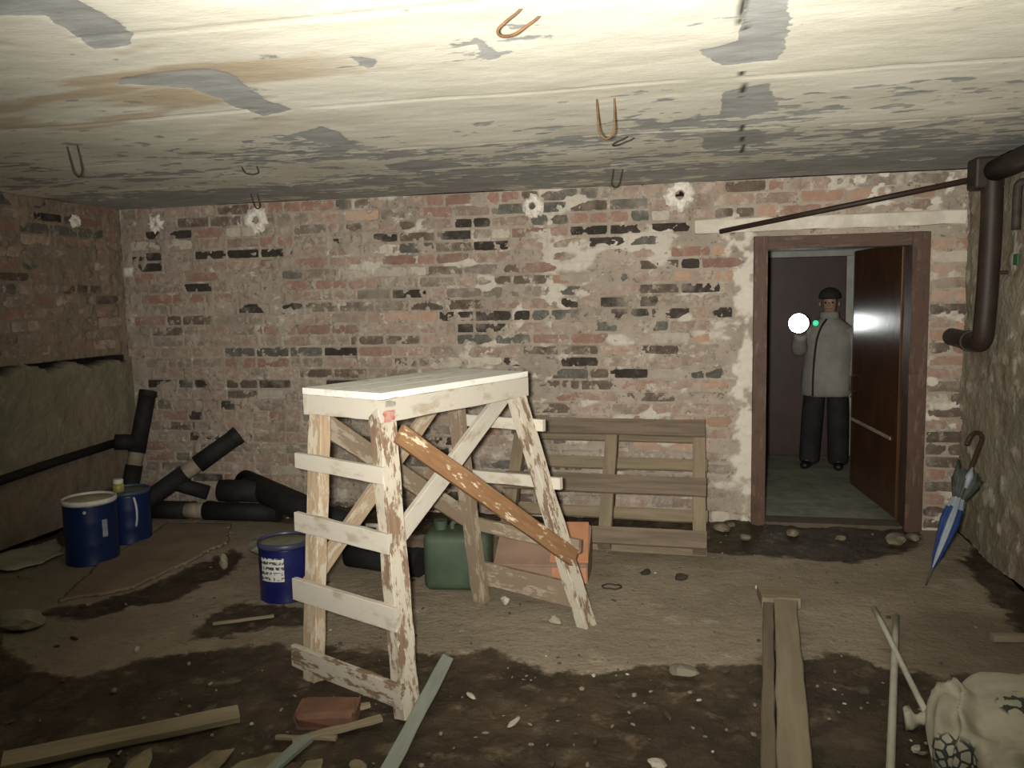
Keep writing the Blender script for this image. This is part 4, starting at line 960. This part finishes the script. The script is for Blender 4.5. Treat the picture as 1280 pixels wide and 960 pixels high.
# ------------------------------------------------------------------ umbrella
um = empty('umbrella', (1.165, 4.40, 0)); tag(um, 'closed blue and grey umbrella leaning in the corner by the door', 'umbrella')
p0, p1 = Vector((1.155, 4.345, .012)), Vector((1.475, 4.72, .60)); ud = (p1 - p0); ul = ud.length; un = ud.normalized()
M_U, _ = frame(p0, p1, (0.3, -1, 0.3)); M_U.translation = p0
M_UB = simple('blue_fabric', (0.018, 0.045, 0.15), (0.012, 0.03, 0.11), 8, .5, spec=.4)
M_UW = simple('silver_fabric', (0.26, 0.29, 0.32), (0.18, 0.21, 0.25), 8, .5, spec=.4)
M_UD = simple('dark_fabric', (0.035, 0.04, 0.035), (0.06, 0.065, 0.055), 10, .6)
M_HND = simple('brown_handle', (0.05, 0.025, 0.015), (0.035, 0.018, 0.01), 10, .3, spec=.6)
from_bm('shaft', tube_bm([(0, 0, 0), (.10, 0, 0), (ul, 0, 0)], [.005, .007, .006], 8), M_UD, M_U, um, True)
cm = bmesh.new(); n = 32; rings = []
prof = [(.10, .008), (.16, .022), (.26, .034), (.36, .042), (.44, .038), (.50, .028), (.54, .040), (.60, .058), (.66, .050)]
for k, (x, r) in enumerate(prof):
    row = []
    for i in range(n):
        a = 2 * math.pi * i / n; f = 1 + .28 * math.cos(a * 8 + .5 * k) * min(1, k / 3)
        row.append(cm.verts.new((x, r * f * math.cos(a), r * f * math.sin(a) * .8)))
    rings.append(row)
for k, (a, b) in enumerate(zip(rings, rings[1:])):
    for i in range(n):
        f = cm.faces.new((a[i], a[(i + 1) % n], b[(i + 1) % n], b[i]))
        f.material_index = 2 if k >= 5 else (1 if (i // 4) % 8 in (1, 6) or k == 4 else 0)
from_bm('canopy', cm, [M_UB, M_UW, M_UD], M_U, um, True)
for k in range(5):
    a = k * 1.25
    pts = [(.56, .03 * math.cos(a), .03 * math.sin(a)), (.62, .055 * math.cos(a), .05 * math.sin(a)), (.70 - .03 * (k % 3), .078 * math.cos(a), .06 * math.sin(a))]
    from_bm('canopy_fold', tube_bm(pts, [.016, .02, .004], 8), M_UW if k == 1 else M_UD, M_U, um, True)
hk = [p1 - un * .06, p1 + un * .06]
side = Vector((-0.72, -0.35, 0)).normalized(); 
q = p1 + un * .10
pts = [p1 - un * .10, p1, q] + [q + (Vector((0, 0, 1)) * .6 + un * .4).normalized() * .045 * math.sin(a) + side * .042 * (1 - math.cos(a)) for a in (0.5, 1.0, 1.57, 2.1, 2.6, 3.14)] + [q + side * .086 - un * .022]
from_bm('crook_handle', tube_bm(smooth_path(pts, 4), .0115, 10), M_HND, None, um, True)

# ------------------------------------------------------------------ person in the passage
M_SKIN = simple('skin', (0.26, 0.165, 0.125), (0.28, 0.17, 0.125), 6, .55)
M_JACK = simple('grey_jacket', (0.25, 0.24, 0.21), (0.20, 0.19, 0.168), 7, .75, bump=.3)
M_TROU = simple('black_trousers', (0.012, 0.012, 0.013), (0.02, 0.02, 0.02), 8, .85)
M_CAP = simple('dark_hat', (0.018, 0.016, 0.016), (0.03, 0.028, 0.026), 14, .9)
M_SHOE = simple('black_shoe', (0.012, 0.011, 0.01), rough=.5)
M_ZIP = simple('dark_zip', (0.015, 0.015, 0.014), rough=.6)
PX, PY = 1.185, 7.72
def skin_mesh(name, pts, edges, rad, mat, parent, M, root=0, sub=2):
    me = bpy.data.meshes.new(name); me.from_pydata([tuple(p) for p in pts], edges, [])
    ob_ = bpy.data.objects.new(name, me); COL.objects.link(ob_)
    sk = ob_.modifiers.new('skin', 'SKIN'); sk.use_smooth_shade = True
    for i, r in enumerate(rad):
        me.skin_vertices[0].data[i].radius = r if isinstance(r, tuple) else (r, r)
    me.skin_vertices[0].data[root].use_root = True
    ss = ob_.modifiers.new('sub', 'SUBSURF'); ss.levels = ss.render_levels = sub
    dg = bpy.context.evaluated_depsgraph_get(); nm = bpy.data.meshes.new_from_object(ob_.evaluated_get(dg))
    bpy.data.objects.remove(ob_); nm.materials.clear(); nm.materials.append(mat); nm.name = name
    nm.polygons.foreach_set('use_smooth', [True] * len(nm.polygons))
    return put(bpy.data.objects.new(name, nm), M, parent)
# local frame: x = viewer's right, y = away, z up, feet at z=0; figure 1.60 m, facing the viewer and turned a little left
MP = Matrix.Translation((PX, PY, CZ)) @ Matrix.Rotation(R(-12), 4, 'Z')
J = dict(pel=(0, 0, .86), wai=(0, 0, .98), che=(.01, 0, 1.16), nb=(.01, .0, 1.31), nk=(.012, -.01, 1.37), hd0=(.012, -.03, 1.43), hd=(.012, -.03, 1.50), ht=(.012, -.02, 1.56),
         sr=(-.14, 0, 1.24), er=(-.225, -.07, 1.08), wr=(-.20, -.285, 1.235), sl=(.155, .01, 1.24), el=(.225, .03, 1.02), wl=(.215, -.04, .80),
         hr=(-.085, 0, .82), kr=(-.115, -.02, .46), ar=(-.135, .01, .09), tr=(-.165, -.13, .035), hl=(.085, 0, .82), kl=(.10, -.015, .46), al=(.105, .02, .09), tl=(.115, -.125, .035))
names = list(J); ix = {k: i for i, k in enumerate(names)}
E_ = [('pel', 'wai'), ('wai', 'che'), ('che', 'nb'), ('nb', 'nk'), ('nk', 'hd0'), ('hd0', 'hd'), ('hd', 'ht'), ('nb', 'sr'), ('sr', 'er'), ('er', 'wr'), ('nb', 'sl'), ('sl', 'el'), ('el', 'wl'), ('pel', 'hr'), ('hr', 'kr'), ('kr', 'ar'), ('ar', 'tr'), ('pel', 'hl'), ('hl', 'kl'), ('kl', 'al'), ('al', 'tl')]
rad = dict(pel=(.13, .09), wai=(.12, .085), che=(.14, .095), nb=(.07, .06), nk=.045, hd0=(.058, .07), hd=(.07, .085), ht=(.045, .055), sr=.036, er=.042, wr=.028, sl=.036, el=.042, wl=.028, hr=.075, kr=.055, ar=.028, tr=.020, hl=.075, kl=.055, al=.028, tl=.020)
pts = [Vector(J[k]) for k in names]; edges = [(ix[a], ix[b]) for a, b in E_]; rads = [rad[k] for k in names]
def add_hand(wk, fdir, side_, palm_n, curl):
    """palm and five unequal bent fingers growing from the wrist"""
    w = Vector(J[wk]); f = Vector(fdir).normalized(); s_ = Vector(side_).normalized(); p_ = Vector(palm_n).normalized()
    pts.append(w + f * .05); rads.append((.032, .018)); pi = len(pts) - 1; edges.append((ix[wk], pi))
    for k, (off, L) in enumerate(((-.027, .060), (-.009, .070), (.009, .066), (.026, .052))):
        a = w + f * .088 + s_ * off; last = pi
        for j in range(3):
            pts.append(a); rads.append(.0092 - .0012 * j); edges.append((last, len(pts) - 1)); last = len(pts) - 1
            ang = curl * (j + 1); a = a + (f * math.cos(ang) + p_ * math.sin(ang)) * L * .5
    a = w + f * .03 - s_ * .03; last = pi
    for j in range(3):
        pts.append(a); rads.append(.0105 - .001 * j); edges.append((last, len(pts) - 1)); last = len(pts) - 1
        a = a + (f * .5 - s_ * (.6 - .25 * j) + p_ * (.5 + .3 * j)).normalized() * .028
add_hand('wr', (.12, -.8, .35), (.1, .35, -.8), (.9, .1, .1), .75)
add_hand('wl', (0, -.2, -1), (0, 1, 0), (-1, 0, 0), .3)
person = skin_mesh('person', pts, edges, rads, M_SKIN, None, MP)
tag(person, 'person in grey jacket and dark hat holding up a lit lamp in the doorway', 'person')
def garment(name, keys, ed, rd, mat, root=0, extra=None, sub=2):
    p = [J[k] if isinstance(k, str) else k for k in keys]
    return skin_mesh(name, p, ed, rd, mat, person, MP, root, sub)
def loft(bm, rings, n=28, caps=True):
    """rings: (centre, rx, ry) stacked; elliptical, softly creased"""
    R_s = []; rs = random.Random(31)
    for k, (c, rx, ry) in enumerate(rings):
        c = Vector(c); R_s.append([bm.verts.new(c + Vector((rx * math.cos(2 * math.pi * i / n) * (1 + rs.uniform(-.018, .018)), ry * math.sin(2 * math.pi * i / n) * (1 + rs.uniform(-.018, .018)), rs.uniform(-.004, .004)))) for i in range(n)])
    for a, b in zip(R_s, R_s[1:]):
        for i in range(n): bm.faces.new((a[i], a[(i + 1) % n], b[(i + 1) % n], b[i]))
    if caps: bm.faces.new(R_s[0][::-1]); bm.faces.new(R_s[-1])
jb = bmesh.new()
loft(jb, [((0, 0, .655), .195, .135), ((0, 0, .665), .215, .152), ((0, 0, .76), .215, .155), ((0, 0, .88), .205, .148), ((.005, 0, 1.0), .20, .142), ((.008, 0, 1.12), .205, .14), ((.01, 0, 1.21), .205, .13), ((.01, 0, 1.27), .18, .115), ((.01, 0, 1.315), .125, .09), ((.012, -.005, 1.345), .082, .078)])
tube_bm(smooth_path([(-.13, 0, 1.235), (-.195, -.02, 1.17), J['er'], (-.222, -.16, 1.12), (-.203, -.262, 1.212)], 4), [.088, .085, .082, .08, .078, .077, .076, .075, .074, .072, .07, .068, .066, .063, .06, .056, .052], 18, jb, jit=.06)
tube_bm(smooth_path([(.15, .005, 1.235), (.205, .01, 1.15), J['el'], (.232, .005, .92), (.218, -.03, .82)], 4), [.088, .085, .082, .08, .078, .077, .076, .075, .074, .072, .07, .068, .066, .063, .06, .056, .052], 18, jb, jit=.06)
from_bm('jacket', jb, M_JACK, MP, person, True)
garment('trousers', [(0, 0, .84), (-.095, 0, .76), 'kr', (-.135, .01, .10), (-.137, .0, .02), (.09, 0, .76), 'kl', (.105, .02, .10), (.107, .01, .02)],
        [(0, 1), (1, 2), (2, 3), (3, 4), (0, 5), (5, 6), (6, 7), (7, 8)], [(.12, .09), .098, .10, .095, .095, .098, .10, .095, .095], M_TROU)
for sgn, a, tt in ((-1, (-.136, .03, .045), (-.172, -.15, .035)), (1, (.106, .04, .045), (.118, -.145, .035))):
    Am = (Vector(a) + Vector(tt)) / 2
    skin_mesh('shoe', [a, Am, tt], [(0, 1), (1, 2)], [(.045, .045), (.046, .042), (.04, .032)], M_SHOE, person, MP)
bmc = bmesh.new(); bmesh.ops.create_uvsphere(bmc, u_segments=24, v_segments=14, radius=1)
bmesh.ops.delete(bmc, geom=[v for v in bmc.verts if v.co.z < -.05], context='VERTS')
for v in bmc.verts: v.co = Vector((v.co.x * .092, v.co.y * .106, v.co.z * .085))
from_bm('hat', bmc, M_CAP, MP @ Matrix.Translation((.012, -.018, 1.525)), person, True)
bmc = bmesh.new(); bmesh.ops.create_uvsphere(bmc, u_segments=20, v_segments=10, radius=1)
for v in bmc.verts: v.co = Vector((v.co.x * .094, v.co.y * .108, v.co.z * .022))
from_bm('hat_brim', bmc, M_CAP, MP @ Matrix.Translation((.012, -.018, 1.522)), person, True)
for sx_ in (-.028, .028):
    from_bm('eye', lathe_bm([(0, -.009), (.008, -.005), (.010, 0), (.008, .005), (0, .009)], 12), M_ZIP, MP @ Matrix.Translation((.012 + sx_, -.107, 1.478)), person, True)
from_bm('nose', tube_bm([(.012, -.10, 1.478), (.012, -.122, 1.455), (.012, -.118, 1.446)], [.007, .013, .010], 8), M_SKIN, MP, person, True)
from_bm('mouth', tube_bm([(-.010, -.100, 1.425), (.012, -.104, 1.424), (.034, -.100, 1.425)], .005, 6), simple('lips', (0.24, 0.11, 0.09), rough=.6), MP, person, True)
for sx_ in (-.072, .096):
    from_bm('ear', lathe_bm([(0, -.022), (.009, -.013), (.011, .005), (.007, .02), (0, .023)], 10), M_SKIN, MP @ Matrix.Translation((sx_ * .94, -.015, 1.462)), person, True)
from_bm('collar', lathe_bm([(.075, 0), (.085, .0), (.08, .06), (.07, .065), (.068, .0)], 20), M_JACK, MP @ Matrix.Translation((.012, -.008, 1.335)), person, True)
zp = [(-.005, -.085, 1.335), (-.045, -.118, 1.27), (-.075, -.133, 1.18), (-.09, -.131, 1.08), (-.1, -.128, .96), (-.105, -.135, .80), (-.105, -.134, .665)]
from_bm('zip', tube_bm(smooth_path(zp, 5), .009, 6), M_ZIP, MP, person, True)
# hand lamp
def wpt(p): return MP @ Vector(p)
lp = wpt((-.20, -.50, 1.315)); ldir = (Vector((0, 0, CAM_H)) - lp).normalized()
Ml = ldir.to_track_quat('Z', 'Y').to_matrix().to_4x4(); Ml.translation = lp
lamp = empty('hand_lamp', lp); tag(lamp, 'bright lit hand lamp held up by the person in the doorway', 'lamp')
M_LB = simple('lamp_black', (0.02, 0.02, 0.02), rough=.5)
from_bm('lamp_body', lathe_bm([(0, -.13), (.018, -.13), (.02, -.06), (.03, -.04), (.086, -.004), (.089, .006), (.082, .006), (.07, -.01), (0, -.012)], 28), M_LB, Ml, lamp, True)
em = NT('lamp_glow'); em.b.inputs['Emission Color'].default_value = (0.95, 1.0, 0.96, 1); em.b.inputs['Emission Strength'].default_value = 14; em.out((0.9, 0.9, 0.9), .3)
from_bm('lamp_glass', lathe_bm([(0, .016), (.045, .013), (.081, .003), (.081, -.002), (0, -.002)], 28), em.m, Ml, lamp, True)
grn = NT('green_glint'); grn.b.inputs['Emission Color'].default_value = (0.05, 0.9, 0.45, 1); grn.b.inputs['Emission Strength'].default_value = 0.7; grn.out((0.05, .4, .2), .4)  # glow colour for the green glint beside the lamp
from_bm('green_glint_disc', lathe_bm([(0, .004), (.02, .003), (.024, 0), (.02, -.003), (0, -.004)], 20), grn.m, Ml @ Matrix.Translation((0, 0, .004)) @ Matrix.Translation(Ml.to_3x3().inverted() @ Vector((.135, 0, .0))), lamp, True)  # glowing disc added to stand for the green glint, no lamp part
pl_ = bpy.data.lights.new('hand_lamp_beam', 'SPOT'); pl_.energy = 5; pl_.color = (.95, 1, .96); pl_.spot_size = R(150); pl_.spot_blend = 1; pl_.shadow_soft_size = .05
plo = bpy.data.objects.new('hand_lamp_beam', pl_); COL.objects.link(plo); plo.matrix_world = Matrix.Translation(lp + ldir * .03) @ (-ldir).to_track_quat('Z', 'Y').to_matrix().to_4x4()
